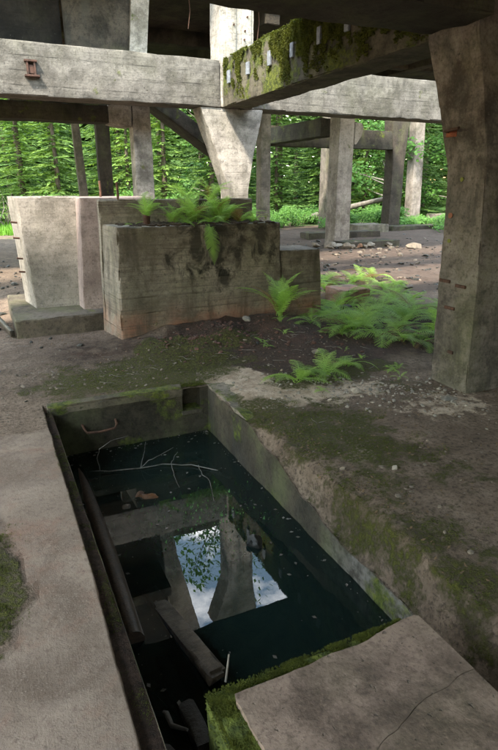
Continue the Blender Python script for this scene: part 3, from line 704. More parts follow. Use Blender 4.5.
# mossy beam toward the viewer
mb = empty('concrete_beam', (3.6, 5.8, 2.68), 'mossy concrete beam with grey metal plates running from central column to right pier', 'beam')
bm = loft(box_rings(3.36, 3.80, 3.62, 8.13, 2.68, 3.28, 'y'), .08, .03, .012); loc_parent(link('beam_body', finish(bm, 'beam_body'), M['mossbeam']), mb)
for y, z in ((7.86, 3.02), (7.24, 3.03), (6.63, 3.03), (6.08, 3.02), (5.52, 3.04), (5.03, 3.05), (4.57, 3.02)):
    bm = loft(box_rings(3.325, 3.352, y - .036 - .006 * math.sin(y * 9), y + .036, z - .075, z + .075 + .008 * math.sin(y * 5)), .05, .003, .001, edge=.004); loc_parent(link('metal_plate', finish(bm, 'metal_plate'), M['zinc']), mb)
tp = []
for i in range(90000):
    y = random.uniform(3.7, 8.05); top = random.random() < .25
    cover = sm(7.3, 6.0, y)
    if top:
        x = random.uniform(3.34, 3.8); p = (x, y, 3.275 + .02 * (fr((x, y, 1), 6, 3) + .5)); n = (-.2, 0, 1)
        if fr((x, y, 3), 3, 3) + cover < .25: continue
    else:
        d = abs(random.gauss(0, .30)); z = 3.28 - d
        if z < 2.70: continue
        q_ = fr((y, z, 5), 2.6, 5) + .55 * fr((y, z, 8), 8, 3)
        if q_ + .55 * cover - 1.25 * d < .02: continue
        th = .03 * max(0, .4 + fr((y, z, 2), 7, 3)) * (1 - d)
        p = (3.358 - th, y, z); n = (-1, random.uniform(-.3, .3), -.35)
    tp.append((p, n))
    if len(tp) > 26000: break
o = link('moss', tuft_mesh('beam_moss', tp, .014, 3), M['mosstuft']); loc_parent(o, mb); o['kind'] = 'stuff'
# right pier
pp = [(-.1, 3.40, 4.35, 3.14, 3.56), (0.0, 3.40, 4.35, 3.14, 3.555), (.92, 3.40, 4.3, 3.165, 3.575), (1.39, 3.40, 4.3, 3.195, 3.585), (1.73, 3.40, 4.3, 3.22, 3.615), (2.25, 3.37, 4.35, 3.30, 3.76), (2.64, 3.30, 4.4, 3.36, 3.86), (3.28, 3.30, 4.45, 3.36, 3.90)]
pr_ = empty('concrete_pier', (3.8, 3.35, 0), 'massive stained concrete pier at the right edge with iron stub and paint dots', 'pier')
bm = loft(col_rings(pp), .06, .024, .006, cb=7); loc_parent(link('pier_body', finish(bm, 'pier_body'), M['pier']), pr_)
def pbox(name, d, mat, root, **kw):
    kw = dict(dict(step=.05, chip=.003, bump=.001, edge=.004), **kw); bm = loft(box_rings(*d), **kw); return loc_parent(link(name, finish(bm, name), mat), root)
bm = bmesh.new(); tube(bm, [(3.40, 3.62, 2.005), (3.33, 3.60, 2.005), (3.31, 3.44, 2.015)], .011, 8); loc_parent(link('iron_stub', finish(bm, 'iron_stub', 60), M['rust_dark']), pr_)
pbox('rust_plate', (3.375, 3.392, 3.53, 3.64, 1.965, 2.02), M['rust_orange'], pr_)
ym = G('paint_yellow'); ym.base((.13, .14, .03)); om = G('paint_orange'); om.base((.20, .085, .05))
def disc(y, z, x, r, mat, name):
    bm = bmesh.new(); n = 14
    vs = [bm.verts.new((x, y + r * math.cos(6.283 * k / n) * (1 + .25 * fr((k, y, z), 1, 2)), z + r * math.sin(6.283 * k / n) * (1 + .25 * fr((k, z, y), 1, 2)))) for k in range(n)]
    f = bm.faces.new(vs); e = bmesh.ops.extrude_face_region(bm, geom=[f]); bmesh.ops.translate(bm, verts=[v for v in e['geom'] if isinstance(v, bmesh.types.BMVert)], vec=(-.004, 0, 0))
    loc_parent(link(name, finish(bm, name, 40), mat), pr_)
disc(3.44, 1.655, 3.397, .016, ym.m, 'paint_dot'); disc(3.50, 1.19, 3.393, .017, ym.m, 'paint_dot'); disc(3.515, 1.385, 3.393, .022, om.m, 'paint_dot')
for z, a, b in ((.87, 3.44, 3.56), (.85, 3.27, 3.38), (.66, 3.36, 3.47), (.30, 3.32, 3.38)):
    pbox('slot_shade', (3.386, 3.404, a, b, z - .013, z + .013), M['rust_dark'], pr_)  # dark strips drawn for the shade inside narrow slots in the pier
cbox('concrete_beam', (-6.5, 9.0, 7.32, 7.95, 6.0, 6.5, 'x'), M['beam'], 'added unseen beam high above the pale beams, shading the column tops', 'beam', step=.3, chip=.02)  # added out of view to keep sun off the upper column shafts
cbox('ceiling_slab', (-6.5, 2.2, 8.02, 8.78, 4.3, 4.5), M['ceiling'], 'added unseen slab above the pale left beam shading the dark wall', 'ceiling', step=.2, chip=.02)  # added above the frame to keep sun and sky off the panel
# left column behind the beam, tapering outwards above
lc = ccol('concrete_column', [(-.1, 2.20, 2.48, 8.75, 9.0), (2.3, 2.20, 2.47, 8.75, 9.0), (3.3, 2.21, 2.46, 8.75, 9.0), (4.2, 2.29, 2.55, 8.75, 9.0), (5.6, 2.36, 2.85, 8.75, 9.0), (7.2, 2.36, 3.2, 8.75, 9.0)], M['column'], 'white concrete column rising behind the left block and beam', 'column', step=.1, chip=.015, bump=.006)
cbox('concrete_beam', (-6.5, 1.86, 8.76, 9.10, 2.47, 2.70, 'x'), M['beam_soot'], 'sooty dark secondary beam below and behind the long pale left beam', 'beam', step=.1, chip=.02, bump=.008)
bm = loft([[(1.86, 8.76, 2.47), (1.86, 9.10, 2.47), (1.86, 9.10, 2.70), (1.86, 8.76, 2.70)], [(2.05, 8.74, 2.43), (2.05, 9.12, 2.43), (2.05, 9.12, 2.74), (2.05, 8.74, 2.74)], [(2.188, 8.74, 2.43), (2.188, 9.12, 2.43), (2.188, 9.12, 2.78), (2.188, 8.74, 2.78)]], .06, .02, .008)
o = link('concrete_corbel', finish(bm, 'concrete_corbel'), M['column']); recenter(o, (2.05, 8.9, 2.43)); tag(o, 'pale broken corbel joining dark secondary beam to white column', 'corbel')
cbox('concrete_wall', (-1.6, 1.36, 9.05, 9.2, 3.0, 7.4), M['black'], 'black wall standing in for the deep shade in the top left corner above the pale beam', 'wall', step=.15, chip=.015)
cbox('concrete_wall', (1.37, 2.34, 8.80, 8.92, 3.29, 7.4), M['panel'], 'dark stained wall panel above the pale left beam beside the white column', 'wall', step=.12, chip=.015)
# diagonal brace behind central column
plank('concrete_brace', (2.62, 9.75, 3.02), (4.1, 9.75, 2.06), .5, .22, M['beam_soot'], 'dark diagonal concrete brace sloping down behind the central column', 4, 'brace')
# near ceiling, dark and uneven, with a ragged edge over the mossy beam
def slab_thing(dims, label, nsub=.16, sag=.05, seed=0, ribs=()):
    x0, x1, y0, y1, z0, z1 = dims
    rt = empty('ceiling_slab', ((x0 + x1) / 2, (y0 + y1) / 2, z0), label, 'ceiling')
    bm = loft(box_rings(*dims), nsub, .05, sag, seed, cb=2.5); loc_parent(link('slab_body', finish(bm, 'slab_body'), M['ceiling']), rt)
    for d in ribs:
        bm = loft(box_rings(*d), .2, .02, .01, seed + 1); loc_parent(link('rib', finish(bm, 'rib'), M['ceiling']), rt)
    return rt
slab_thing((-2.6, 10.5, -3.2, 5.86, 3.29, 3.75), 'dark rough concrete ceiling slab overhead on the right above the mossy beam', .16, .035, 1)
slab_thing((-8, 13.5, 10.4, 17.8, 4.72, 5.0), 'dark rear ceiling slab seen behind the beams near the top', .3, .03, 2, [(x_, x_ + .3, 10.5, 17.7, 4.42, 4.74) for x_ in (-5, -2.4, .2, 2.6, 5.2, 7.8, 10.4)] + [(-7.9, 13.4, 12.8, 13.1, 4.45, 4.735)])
cbox('concrete_wall', (-1.5, 10.5, -4.4, -4.0, -.1, 3.3), M['beam_soot'], 'added unseen wall behind the viewer, blocking light from the rear', 'wall', step=.4)  # added out of view to block light coming from behind the camera
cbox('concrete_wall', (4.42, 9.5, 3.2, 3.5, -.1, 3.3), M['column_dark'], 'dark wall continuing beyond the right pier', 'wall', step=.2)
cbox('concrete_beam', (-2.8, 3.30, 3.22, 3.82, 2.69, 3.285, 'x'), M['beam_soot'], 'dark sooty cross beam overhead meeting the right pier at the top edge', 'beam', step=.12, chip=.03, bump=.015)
# hanging reinforcing bars under rear slab
for x_, y_, l_ in ((3.75, 10.55, .55), (4.35, 10.6, .42), (5.1, 10.6, .6)):
    bm = bmesh.new(); tube(bm, [(x_, y_, 4.75), (x_ + .02, y_, 4.75 - l_ * .5), (x_ - .03, y_ - .02, 4.75 - l_)], .008, 5)
    o = link('reinforcing_bar', finish(bm, 'reinforcing_bar', 60), M['rust_dark']); recenter(o, (x_, y_, 4.75)); tag(o, 'thin rusty reinforcing bar hanging from the edge of the rear ceiling slab', 'iron bar', 'bars hanging from the rear ceiling')

# rear frame
col = ccol('concrete_column', [(-.1, 9.20, 9.72, 14, 14.5), (3.2, 9.22, 9.70, 14, 14.5), (4.7, 9.22, 9.70, 14, 14.5)], M['column_pink'], 'pinkish grey column right of centre with a stone heap at its foot', 'column', step=.14, chip=.02, bump=.01)
bm = loft(col_rings([(2.72, 9.73, 9.80, 14.02, 14.4), (2.95, 9.73, 9.98, 14.02, 14.4), (3.16, 9.73, 10.02, 14.02, 14.4), (3.28, 9.73, 9.95, 14.02, 14.4)]), .1, .02, .01)
o = link('corbel', finish(bm, 'corbel'), M['column_pink']); o.parent = col; o.data.transform(Matrix.Translation(-col.location))
ccol('concrete_column', [(-.1, 6.84, 7.12, 14, 14.3), (4.7, 6.84, 7.12, 14, 14.3)], M['column_grey'], 'slim grey column just right of the central column', 'column', step=.14, chip=.02, bump=.01)
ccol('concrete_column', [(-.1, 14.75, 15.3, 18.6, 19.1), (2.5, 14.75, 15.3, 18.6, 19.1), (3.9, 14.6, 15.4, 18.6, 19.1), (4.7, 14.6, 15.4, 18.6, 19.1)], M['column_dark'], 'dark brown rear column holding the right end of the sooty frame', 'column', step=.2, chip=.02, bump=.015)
ccol('concrete_column', [(-.1, 12.65, 13.1, 20.0, 20.5), (4.7, 12.65, 13.1, 20.0, 20.5)], M['column_grey'], 'grey rear column left of the pinkish column behind sooty frame', 'column', step=.2, chip=.02, bump=.01)
ccol('concrete_column', [(-.1, 18.75, 19.3, 22.0, 22.5), (5.2, 18.6, 19.1, 22.0, 22.5)], M['column_pink'], 'pale leaning column standing alone beside the right pier', 'column', step=.2, chip=.02, bump=.01)
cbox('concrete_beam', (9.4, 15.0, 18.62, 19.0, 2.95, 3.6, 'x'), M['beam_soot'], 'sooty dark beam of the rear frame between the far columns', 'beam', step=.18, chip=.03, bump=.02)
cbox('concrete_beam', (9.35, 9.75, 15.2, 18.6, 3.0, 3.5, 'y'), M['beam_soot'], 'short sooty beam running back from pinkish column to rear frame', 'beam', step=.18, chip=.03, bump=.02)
ccol('concrete_post', [(-.1, 2.24, 2.44, 14, 14.2), (3.0, 2.14, 2.30, 14, 14.2), (4.6, 2.08, 2.24, 14, 14.2)], M['column_grey'], 'slim leaning grey post behind the left block, left of two', 'post', step=.14, chip=.015, bump=.006)
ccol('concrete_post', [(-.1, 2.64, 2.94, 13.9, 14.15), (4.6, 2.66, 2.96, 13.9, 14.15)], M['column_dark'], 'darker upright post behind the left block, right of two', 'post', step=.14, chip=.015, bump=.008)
cbox('concrete_beam', (.9, 3.6, 13.85, 14.4, 3.05, 3.5, 'x'), M['beam_soot'], 'dark cross beam resting on the two slim posts at left', 'beam', step=.16, chip=.02, bump=.01)

# ------------------------------------------------------------------ blocks in the middle ground
blk = empty('concrete_block', (2.15, 6.2, 0), 'stained concrete block with a stepped top overgrown by ferns', 'block')
bm = loft([[(1.20, 5.82, -.12), (3.20, 5.94, -.12), (3.20, 6.42, -.12), (1.14, 6.42, -.12)], [(1.235, 5.82, 1.215), (3.15, 5.94, 1.205), (3.15, 6.42, 1.205), (1.20, 6.42, 1.215)]], .045, .05, .010, cb=8)
loc_parent(link('front_step', finish(bm, 'front_step'), M['block']), blk)
bm = loft([[(1.15, 6.424, -.12), (3.05, 6.424, -.12), (3.05, 6.545, -.12), (1.15, 6.545, -.12)], [(1.19, 6.424, 1.47), (3.02, 6.424, 1.47), (3.02, 6.545, 1.47), (1.19, 6.545, 1.47)]], .07, .025, .008, cb=5)
loc_parent(link('back_step', finish(bm, 'back_step'), M['block']), blk)
o = ccol('concrete_block', [(-.1, 3.21, 3.80, 5.98, 6.5), (.885, 3.19, 3.74, 5.98, 6.5)], M['block'], 'lower square block joined to the right end of the ferny block', 'block', step=.06, chip=.025, bump=.009)
lbk = empty('concrete_block', (.75, 7.45, .15), 'pale wedge shaped concrete block wider at the top, standing on the plinth', 'block')
bm = loft([[(.485, 7.2, .1), (1.01, 7.2, .1), (1.01, 7.75, .1), (.40, 7.75, .1)], [(.46, 7.2, .6), (1.05, 7.2, .6), (1.05, 7.75, .6), (.38, 7.75, .6)], [(.40, 7.19, 1.495), (1.12, 7.19, 1.495), (1.12, 7.74, 1.495), (.33, 7.74, 1.495)]], .055, .012, .005)
loc_parent(link('block_body', finish(bm, 'block_body'), M['block_pale']), lbk)
for z in (.62, .78, 1.02, 1.2): 
    bm = bmesh.new(); tube(bm, [(.44 - .04 * z, 7.36, z), (.37 - .04 * z, 7.35, z + .01)], .012, 6); loc_parent(link('iron_peg', finish(bm, 'iron_peg', 60), M['rust_dark']), lbk)
bm = loft([[(.985, 6.85, .1), (1.7, 6.87, .1), (1.7, 7.7, .1), (.985, 7.7, .1)], [(1.06, 6.85, 1.485), (1.9, 6.87, 1.485), (1.9, 7.7, 1.485), (1.06, 7.7, 1.485)]], .055, .012, .005, seed=4)
o = link('concrete_block', finish(bm, 'concrete_block'), M['block_pink']); recenter(o, (1.4, 7.3, .1)); tag(o, 'pinkish block set slightly forward to the right of the pale wedge block', 'block')
cbox('concrete_plinth', (.20, 2.2, 6.56, 8.30, -.1, .20), M['plinth'], 'low mossy concrete plinth under the pale wedge block', 'plinth', step=.06, chip=.03, bump=.008)
for x_, y_, z0, h_, rr, lb in ((1.36, 7.2, 1.47, .20, .014, 'thin rusty rod standing on top of the pinkish block'), (1.41, 6.48, 1.45, .20, .014, 'rusty rod standing on the back step of the ferny block')):
    bm = bmesh.new(); tube(bm, [(0, 0, 0), (.004, 0, h_ * .5), (0, .004, h_)], rr, 7); o = link('iron_rod', finish(bm, 'iron_rod', 60), M['rust']); o.location = (x_, y_, z0); tag(o, lb, 'iron rod')
# bracket on the pale beam
ab = empty('iron_bracket', (.82, 8.14, 2.98), 'rusty iron bracket bolted to the face of the pale left beam', 'bracket')
for nm, d in (('top_flange', (.745, .895, 8.09, 8.155, 3.05, 3.075)), ('bottom_flange', (.735, .915, 8.085, 8.155, 2.885, 2.91)), ('side_bar', (.765, .79, 8.10, 8.155, 2.905, 3.052)), ('side_bar', (.85, .875, 8.10, 8.155, 2.905, 3.052)), ('web', (.79, .85, 8.115, 8.155, 2.92, 3.02))):
    pbox(nm, d, M['rust_dark'], ab)
# small tin on the block
bm = bmesh.new(); tube(bm, [(0, 0, 0), (0, 0, .02), (0, 0, .085), (.004, 0, .10)], [.036, .038, .040, .047], 14); o = link('tin_can', finish(bm, 'tin_can', 50), M['rust_dark']); o.location = (1.62, 6.10, 1.21); tag(o, 'small dark tin can sitting on the front step of the ferny block', 'can')

# kerb-like timbers at far left
plank('wooden_board', (.02, 7.6, .06), (.16, 6.6, .05), .05, .07, M['wood_dark'], 'narrow dark board lying beside the left end of the plinth', 6, 'board')
# fallen slabs / steps right of the block
cbox('concrete_fragment', (4.55, 5.0, 6.6, 7.1, -.03, .20), M['block'], 'square concrete fragment among ferns right of the lower block', 'fragment', step=.07, chip=.03)
plank('wooden_board', (3.55, 5.75, .08), (4.25, 5.95, .07), .12, .05, M['wetwood'], 'rotten board lying in the soil right of the small fern', 7, 'board')
plank('wooden_board', (3.8, 6.25, .07), (4.35, 6.15, .08), .14, .05, M['wood_dark'], 'dark rotten board behind the other board near the lower block', 8, 'board')
for k, (x_, y_, sx, sy, sz, lb) in enumerate(((9.9, 13.4, .9, .35, .13, 'flat dark concrete slab lying right of the pinkish column'), (13.2, 18.0, .7, .5, .25, 'grey concrete cube among bushes left of the dark rear column'), (10.9, 16.2, 1.4, .3, .16, 'long low concrete strip behind the pinkish column'),
        (19.3, 20.6, .5, .4, .4, 'grey cube of concrete beside the pale leaning column'), (16.0, 18.3, 1.6, .4, .12, 'low flat strip of concrete at far right of the clearing'), (9.6, 8.9, .30, .14, .07, 'dark flat slab on the bare ground near right pier'))):
    cbox('concrete_fragment', (x_ - sx, x_ + sx, y_ - sy, y_ + sy, -.05, sz + .03), M['column_grey'] if k % 2 else M['column_dark'], lb, 'fragment', step=.12, chip=.05, bump=.02, seed=k)

# ------------------------------------------------------------------ stones
def stone(loc, s, mat, label, seed, group=None):
    bm = bmesh.new(); rock_bm(bm, (0, 0, 0), s, seed, 3, .3); o = link('stone', finish(bm, 'stone', 28), M[mat]); o.location = loc; tag(o, label, 'stone', group); return o
random.seed(21)
for k in range(44):
    x_ = random.gauss(9.35, .45); y_ = random.gauss(13.4, .22); s = random.uniform(.06, .19)
    stone((x_, y_, s * .35), (s, s * random.uniform(.6, 1), s * random.uniform(.4, .7)), 'stone_orange' if k in (3, 9) else ('stone' if k % 3 else 'stone_pale'), ('orange brown stone in the heap at the foot of the pinkish column' if k in (3, 9) else 'grey stone in the heap at the foot of the pinkish column'), k + 40, 'stones heaped at the pinkish column')
stone((2.62, 5.70, .17), (.085, .05, .035), 'stone_pale', 'pale flat stone on the soil heap against the ferny block', 71)
stone((2.72, 5.08, .09), (.075, .06, .03), 'stone', 'grey stone chip on the dark soil below the block', 72)
stone((2.25, 5.35, .10), (.06, .05, .05), 'stone_red', 'dark reddish clod on the soil heap', 73)
stone((1.28, 5.66, .02), (.06, .04, .02), 'stone_pale', 'flat pale stone at the left corner of the ferny block', 74)
stone((3.18, 3.10, .01), (.075, .055, .018), 'stone_pale', 'flat white stone at the foot of the right pier', 75)
stone((2.62, 3.55, .015), (.05, .04, .025), 'stone_pale', 'pale stone in the rubble strip left of the pier', 76)
stone((2.05, 2.35, .012), (.022, .02, .018), 'stone_pale', 'small white pebble on the mossy right bank', 77)
stone((2.85, 4.55, .05), (.06, .045, .03), 'stone', 'grey stone lying among the low ferns', 78)
stone((10.6, 12.2, .08), (.22, .13, .10), 'stone', 'grey stone alone on bare ground right of the column', 79)

def chips(name, n, fn, mats, label, smin=.006, smax=.02):
    bm = bmesh.new()
    for k in range(n):
        p = fn()
        if p is None: continue
        x, y = p; s = random.uniform(smin, smax) ** 1.0 * random.choice((.6, .8, 1, 1.3))
        r = bmesh.ops.create_icosphere(bm, subdivisions=1, radius=1); rot = Euler((random.uniform(-.4, .4), random.uniform(-.4, .4), random.uniform(0, 6.3))).to_matrix()
        ax = Vector((s * random.uniform(.8, 1.6), s, s * random.uniform(.3, .7)))
        for v in r['verts']:
            q = v.co * (1 + .3 * noise.noise(v.co * 2 + Vector((k, 0, 0)))); v.co = rot @ Vector((q.x * ax.x, q.y * ax.y, q.z * ax.z)) + Vector((x, y, ground_h(x, y) + ax.z * .4))
    o = link(name, finish(bm, name, smooth=False), M[mats], kind='stuff'); tag(o, label, 'rubble'); return o
def inblob(cx, cy, rx, ry):
    def f():
        x, y = random.gauss(cx, rx * .5), random.gauss(cy, ry * .5)
        if PX0 - .05 < x < PX1 + .02 and y < 4.3: return None
        return x, y
    return f
def anyof(*fs):
    return lambda: random.choice(fs)()
chips('rubble_chips', 460, anyof(inblob(2.6, 3.65, .7, .3), inblob(3.1, 3.1, .5, .35), inblob(2.1, 3.9, .5, .4), inblob(2.9, 3.4, .5, .3)), 'stone_pale', 'scattered white rubble chips between the pit corner and right pier', .004, .016)
chips('rubble_crumbs', 520, anyof(inblob(2.3, 5.4, .8, .5), inblob(2.9, 4.9, 1.0, .6), inblob(2.0, 5.4, .6, .5)), 'stone_red', 'reddish crumbs of brick and soil on the heap below the ferny block', .005, .02)
chips('gravel', 700, anyof(inblob(2.6, 2.4, 1.3, 1.2), inblob(1.0, 5.0, 1.2, .8), inblob(2.8, 4.6, 1.5, .8), inblob(.0, 5.0, .8, 1.0), inblob(7, 10, 4, 4), inblob(8, 12, 3, 2)), 'stone', 'loose grey gravel and grit strewn over the floor', .004, .014)
chips('ground_litter', 900, anyof(inblob(7, 10, 5, 4), inblob(9, 13, 5, 3), inblob(5, 8.5, 3, 2), inblob(-.3, 10, 1.5, 5)), 'stone_black', 'dark leaf litter and clods scattered over the far bare ground', .015, .05)
chips('far_rubble', 160, anyof(inblob(8, 11, 4, 3), inblob(6, 8, 2.5, 1.5), inblob(9.5, 13, 2, 1.2)), 'stone', 'broken grey rubble strewn over the far bare ground', .02, .07)
# brown fallen leaves
bm = bmesh.new(); rnd = random.Random(55)
for k in range(1700):
    f_ = rnd.choice((inblob(2.9, 4.9, 1.5, 1.0), inblob(2.4, 2.8, .9, 1.1), inblob(1.1, 5.0, 1.2, .8), inblob(3.1, 3.3, .5, .5), inblob(1.75, 2.6, .2, 1.4), inblob(.6, 6.2, 1.0, .5)))
    p_ = f_()
    if not p_ or p_[0] < .4: continue
    p = Vector((*p_, ground_h(*p_) + .003)); t_ = rnd.uniform(0, 6.3); r_ = rnd.uniform(.004, .009); u = Vector((math.cos(t_), math.sin(t_), rnd.uniform(-.2, .5))) * r_ * 1.5; v = Vector((-math.sin(t_), math.cos(t_), rnd.uniform(-.3, .5))) * r_ * .8
    bm.faces.new([bm.verts.new(p - u), bm.verts.new(p + v), bm.verts.new(p + u + Vector((0, 0, r_ * .5))), bm.verts.new(p - v)])
o = link('leaf_litter', finish(bm, 'leaf_litter', smooth=False), leafmat('dead_leaf', (.06, .04, .022), (.20, .13, .07), .15, .7, 12), kind='stuff'); tag(o, 'small brown fallen leaves scattered over soil and moss', 'leaves')
# twigs lying about
bm = bmesh.new()
for k in range(150):
    p = random.choice((inblob(2.6, 5.0, 1.4, .8), inblob(2.8, 3.6, .9, .5), inblob(1.3, 5.0, 1, .6), inblob(.0, 6.8, .4, 1.0)))()
    if not p: continue
    x, y = p; a = random.uniform(0, 6.3); l = random.uniform(.04, .16); z = ground_h(x, y) + .008
    tube(bm, [(x, y, z), (x + math.cos(a) * l * .5, y + math.sin(a) * l * .5, z + .006), (x + math.cos(a + .3) * l, y + math.sin(a + .3) * l, z + .002)], [.0022, .002, .001], 4)
o = link('twig_litter', finish(bm, 'twig_litter', 60), M['twig'], kind='stuff'); tag(o, 'dry twig litter on the dark soil and rubble strip', 'twigs')

# ------------------------------------------------------------------ ferns
def frond_mesh(seed, arch, bare=.14):
    rnd = random.Random(seed); bm = bmesh.new(); n = 24
    P = []; x = z = 0; y = 0; a0 = R(68 + rnd.uniform(-6, 6)); a1 = a0 - R(arch)
    for i in range(n + 1):
        s = i / n; P.append(Vector((x, y, z))); a = a0 + (a1 - a0) * (s ** .9); x += math.cos(a) / n; z += math.sin(a) / n; y += .10 * math.sin(s * 2.2 + seed) / n
    tube(bm, P, [.0085 * (1 - .85 * i / n) for i in range(n + 1)], 4)
    for i in range(int(n * bare), n + 1):
        s = i / n; t = (s - bare) / (1 - bare); L = .235 * (math.sin(math.pi * min(1, .16 + t * .86)) ** .85) * (1 - .45 * t) + .012
        d = (P[min(i + 1, n)] - P[max(i - 1, 0)]).normalized(); side = Vector((0, 1, 0)); up = d.cross(side).normalized()
        if up.z < 0: up = -up
        for sg in (-1, 1):
            ang = R(66 - 26 * t + rnd.uniform(-5, 5)); dr = (side * sg * math.sin(ang) + d * math.cos(ang)).normalized(); droop = rnd.uniform(.05, .22)
            m = max(3, int(L / .017)); prev = None
            for j in range(m):
                u0, u1 = j / m, (j + 1) / m
                q0 = P[i] + dr * L * u0 - up * droop * L * u0 * u0; q1 = P[i] + dr * L * u1 - up * droop * L * u1 * u1
                wd = .030 * (1 - u0) ** .7 * min(1, L / .10) * .48 + .0015
                nd = d * (1 if True else 0)
                for sg2 in (-1, 1):
                    tip = (q0 + q1) / 2 + (d * sg2 + dr * .55).normalized() * wd + up * rnd.uniform(-.003, .004)
                    bm.faces.new([bm.verts.new(q0), bm.verts.new(q0.lerp(q1, .95)), bm.verts.new(tip + dr * .004), bm.verts.new(tip - dr * .006)])
    return finish(bm, 'frond', smooth=False)
FR = [frond_mesh(k, a) for k, a in enumerate((70, 85, 98, 110, 90, 78))]
for m_ in FR: m_.materials.append(M['fern'])
def fern(loc, n, L, label, group=None, seed=0, spread=(0, 360), tilt=0, sub=(0, 0)):
    rnd = random.Random(seed); rt = empty('fern', loc, label, 'fern', group)
    for k in range(n):
        o = bpy.data.objects.new('frond', rnd.choice(FR)); COL.objects.link(o); o.parent = rt
        az = spread[0] + (spread[1] - spread[0]) * (k + rnd.uniform(-.35, .35)) / n; s = L * rnd.uniform(.65, 1.15)
        o.rotation_euler = (R(rnd.uniform(-14, 14)), R(tilt + rnd.uniform(-8, 22)), R(az)); o.scale = (s, s, s * rnd.uniform(.8, 1))
        o.location = (rnd.uniform(-.03, .03), rnd.uniform(-.03, .03), 0)
    return rt
def gz(x, y): return ground_h(x, y)
fern((2.92, 5.50, gz(2.92, 5.5) + .0), 15, .62, 'bright fern standing alone against the right end of the ferny block', seed=1, tilt=-30)
fern((3.25, 5.35, gz(3.25, 5.35)), 7, .36, 'small low fern just right of the lone bright fern', seed=2)
fern((2.30, 3.98, gz(2.3, 3.98)), 12, .40, 'low spreading fern nearest the pit corner', seed=3, tilt=4)
fern((2.62, 4.02, gz(2.62, 4.02)), 12, .40, 'low fern in the middle of the strip before the rubble', seed=4, tilt=4)
fern((2.92, 4.15, gz(2.92, 4.15)), 9, .34, 'little fern at the right end of the low strip', seed=5, tilt=15)
fern((2.75, 5.05, gz(2.75, 5.05)), 4, .16, 'tiny fern sprig on the dark soil below the lone fern', seed=6, tilt=10)
random.seed(5)
big = [(3.95, 6.6), (4.35, 6.35), (4.75, 6.0), (4.2, 5.6), (4.6, 5.35), (5.0, 5.7), (5.35, 6.2), (4.9, 6.7), (4.2, 5.0), (4.55, 4.75), (4.85, 5.0), (5.3, 5.3), (3.75, 5.2), (5.6, 5.8), (5.7, 6.8), (5.2, 7.2), (4.1, 4.45), (4.5, 4.2), (3.8, 5.75), (3.7, 6.2), (5.9, 7.4), (5.0, 7.8), (5.7, 8.0), (4.4, 7.4), (6.3, 7.6), (5.4, 6.6), (3.62, 5.05), (3.95, 5.25), (3.5, 6.6), (4.0, 6.05), (3.75, 4.75), (5.1, 4.7), (5.5, 5.1), (4.75, 5.6), (4.45, 5.9), (4.8, 8.4), (5.4, 8.5), (5.2, 7.6), (6.0, 8.2), (4.5, 7.9), (6.4, 8.4), (3.65, 5.5), (3.4, 4.95), (3.9, 4.55)]
for k, (x_, y_) in enumerate(big):
    fern((x_, y_, gz(x_, y_)), 9, random.uniform(.34, .66), 'fern in the dense light green fern patch between block and right pier', 'ferns in the patch beside the right pier', seed=20 + k, tilt=random.uniform(-8, 14))
fern((4.15, 7.1, gz(4.15, 7.1)), 7, .5, 'fern growing behind the lower block beside the fragment', seed=60)
fern((1.66, 6.22, 1.26), 9, .42, 'airy fern growing out of the tin on the block', seed=61, tilt=-30)
fern((1.50, 6.18, 1.20), 6, .20, 'small dark fern tuft at the left end of the block top', seed=62, tilt=10)
fern((2.18, 6.15, 1.20), 16, .50, 'thick fern clump in the middle of the block top', seed=63, tilt=-30)
fern((2.50, 6.22, 1.20), 15, .50, 'fern clump right of centre on the block top', seed=64, tilt=-28)
fern((2.72, 6.12, 1.20), 10, .36, 'low fern at the right end of the block top', seed=65, tilt=-15)
fern((2.20, 6.48, 1.46), 6, .34, 'pale green fern on the back step of the block', seed=66, tilt=-14)
fern((2.52, 6.49, 1.46), 6, .38, 'faint grey green fern behind the others on the back step', seed=68, tilt=-16)
hf = fern((2.22, 5.86, 1.22), 3, .46, 'drooping fern hanging down over the face of the block', seed=70, spread=(-112, -68), tilt=88)
for k, (x_, y_, l_, lb) in enumerate(((1.95, 6.22, .32, 'medium fern between the tin and the thick clump on the block top'), (2.36, 6.04, .36, 'leaning fern at the front edge of the block top above the hanging frond'), (2.62, 6.30, .40, 'fern pressed against the back step behind the right clump'), (2.05, 6.05, .24, 'short fern at the front edge left of the thick clump'), (2.92, 6.22, .22, 'last little fern near the right corner of the block top'))):
    fern((x_, y_, 1.20), 10, l_, lb, seed=80 + k, tilt=(-22, 5, -24, 2, -8)[k])
random.seed(15)
for k in range(16):
    x_, y_ = random.choice(((random.uniform(1.7, 3.2), random.uniform(4.5, 5.5)), (random.uniform(2.3, 3.3), random.uniform(3.7, 4.4))))
    fern((x_, y_, gz(x_, y_)), 5, random.uniform(.07, .15), 'tiny green fern seedling sprouting from the dark soil before the block', 'fern seedlings on the dark soil', seed=200 + k, tilt=random.uniform(-10, 15))
# soil and moss litter on the block top
bm = bmesh.new()
for k in range(420):
    x_ = random.gauss(2.25, .45); y_ = random.uniform(5.93, 6.4)
    if not 1.3 < x_ < 3.1: continue
    rr = random.uniform(.015, .045); r = bmesh.ops.create_icosphere(bm, subdivisions=1, radius=rr)
    for v in r['verts']: v.co = Vector((v.co.x, v.co.y, v.co.z * .5)) * (1 + .4 * noise.noise(v.co * 60)) + Vector((x_, y_, 1.215))
o = link('soil', finish(bm, 'soil', smooth=False), stonemat('humus', (.03, .022, .014), (.08, .055, .03)), kind='stuff'); tag(o, 'dark soil lying on the block top under the ferns', 'soil')

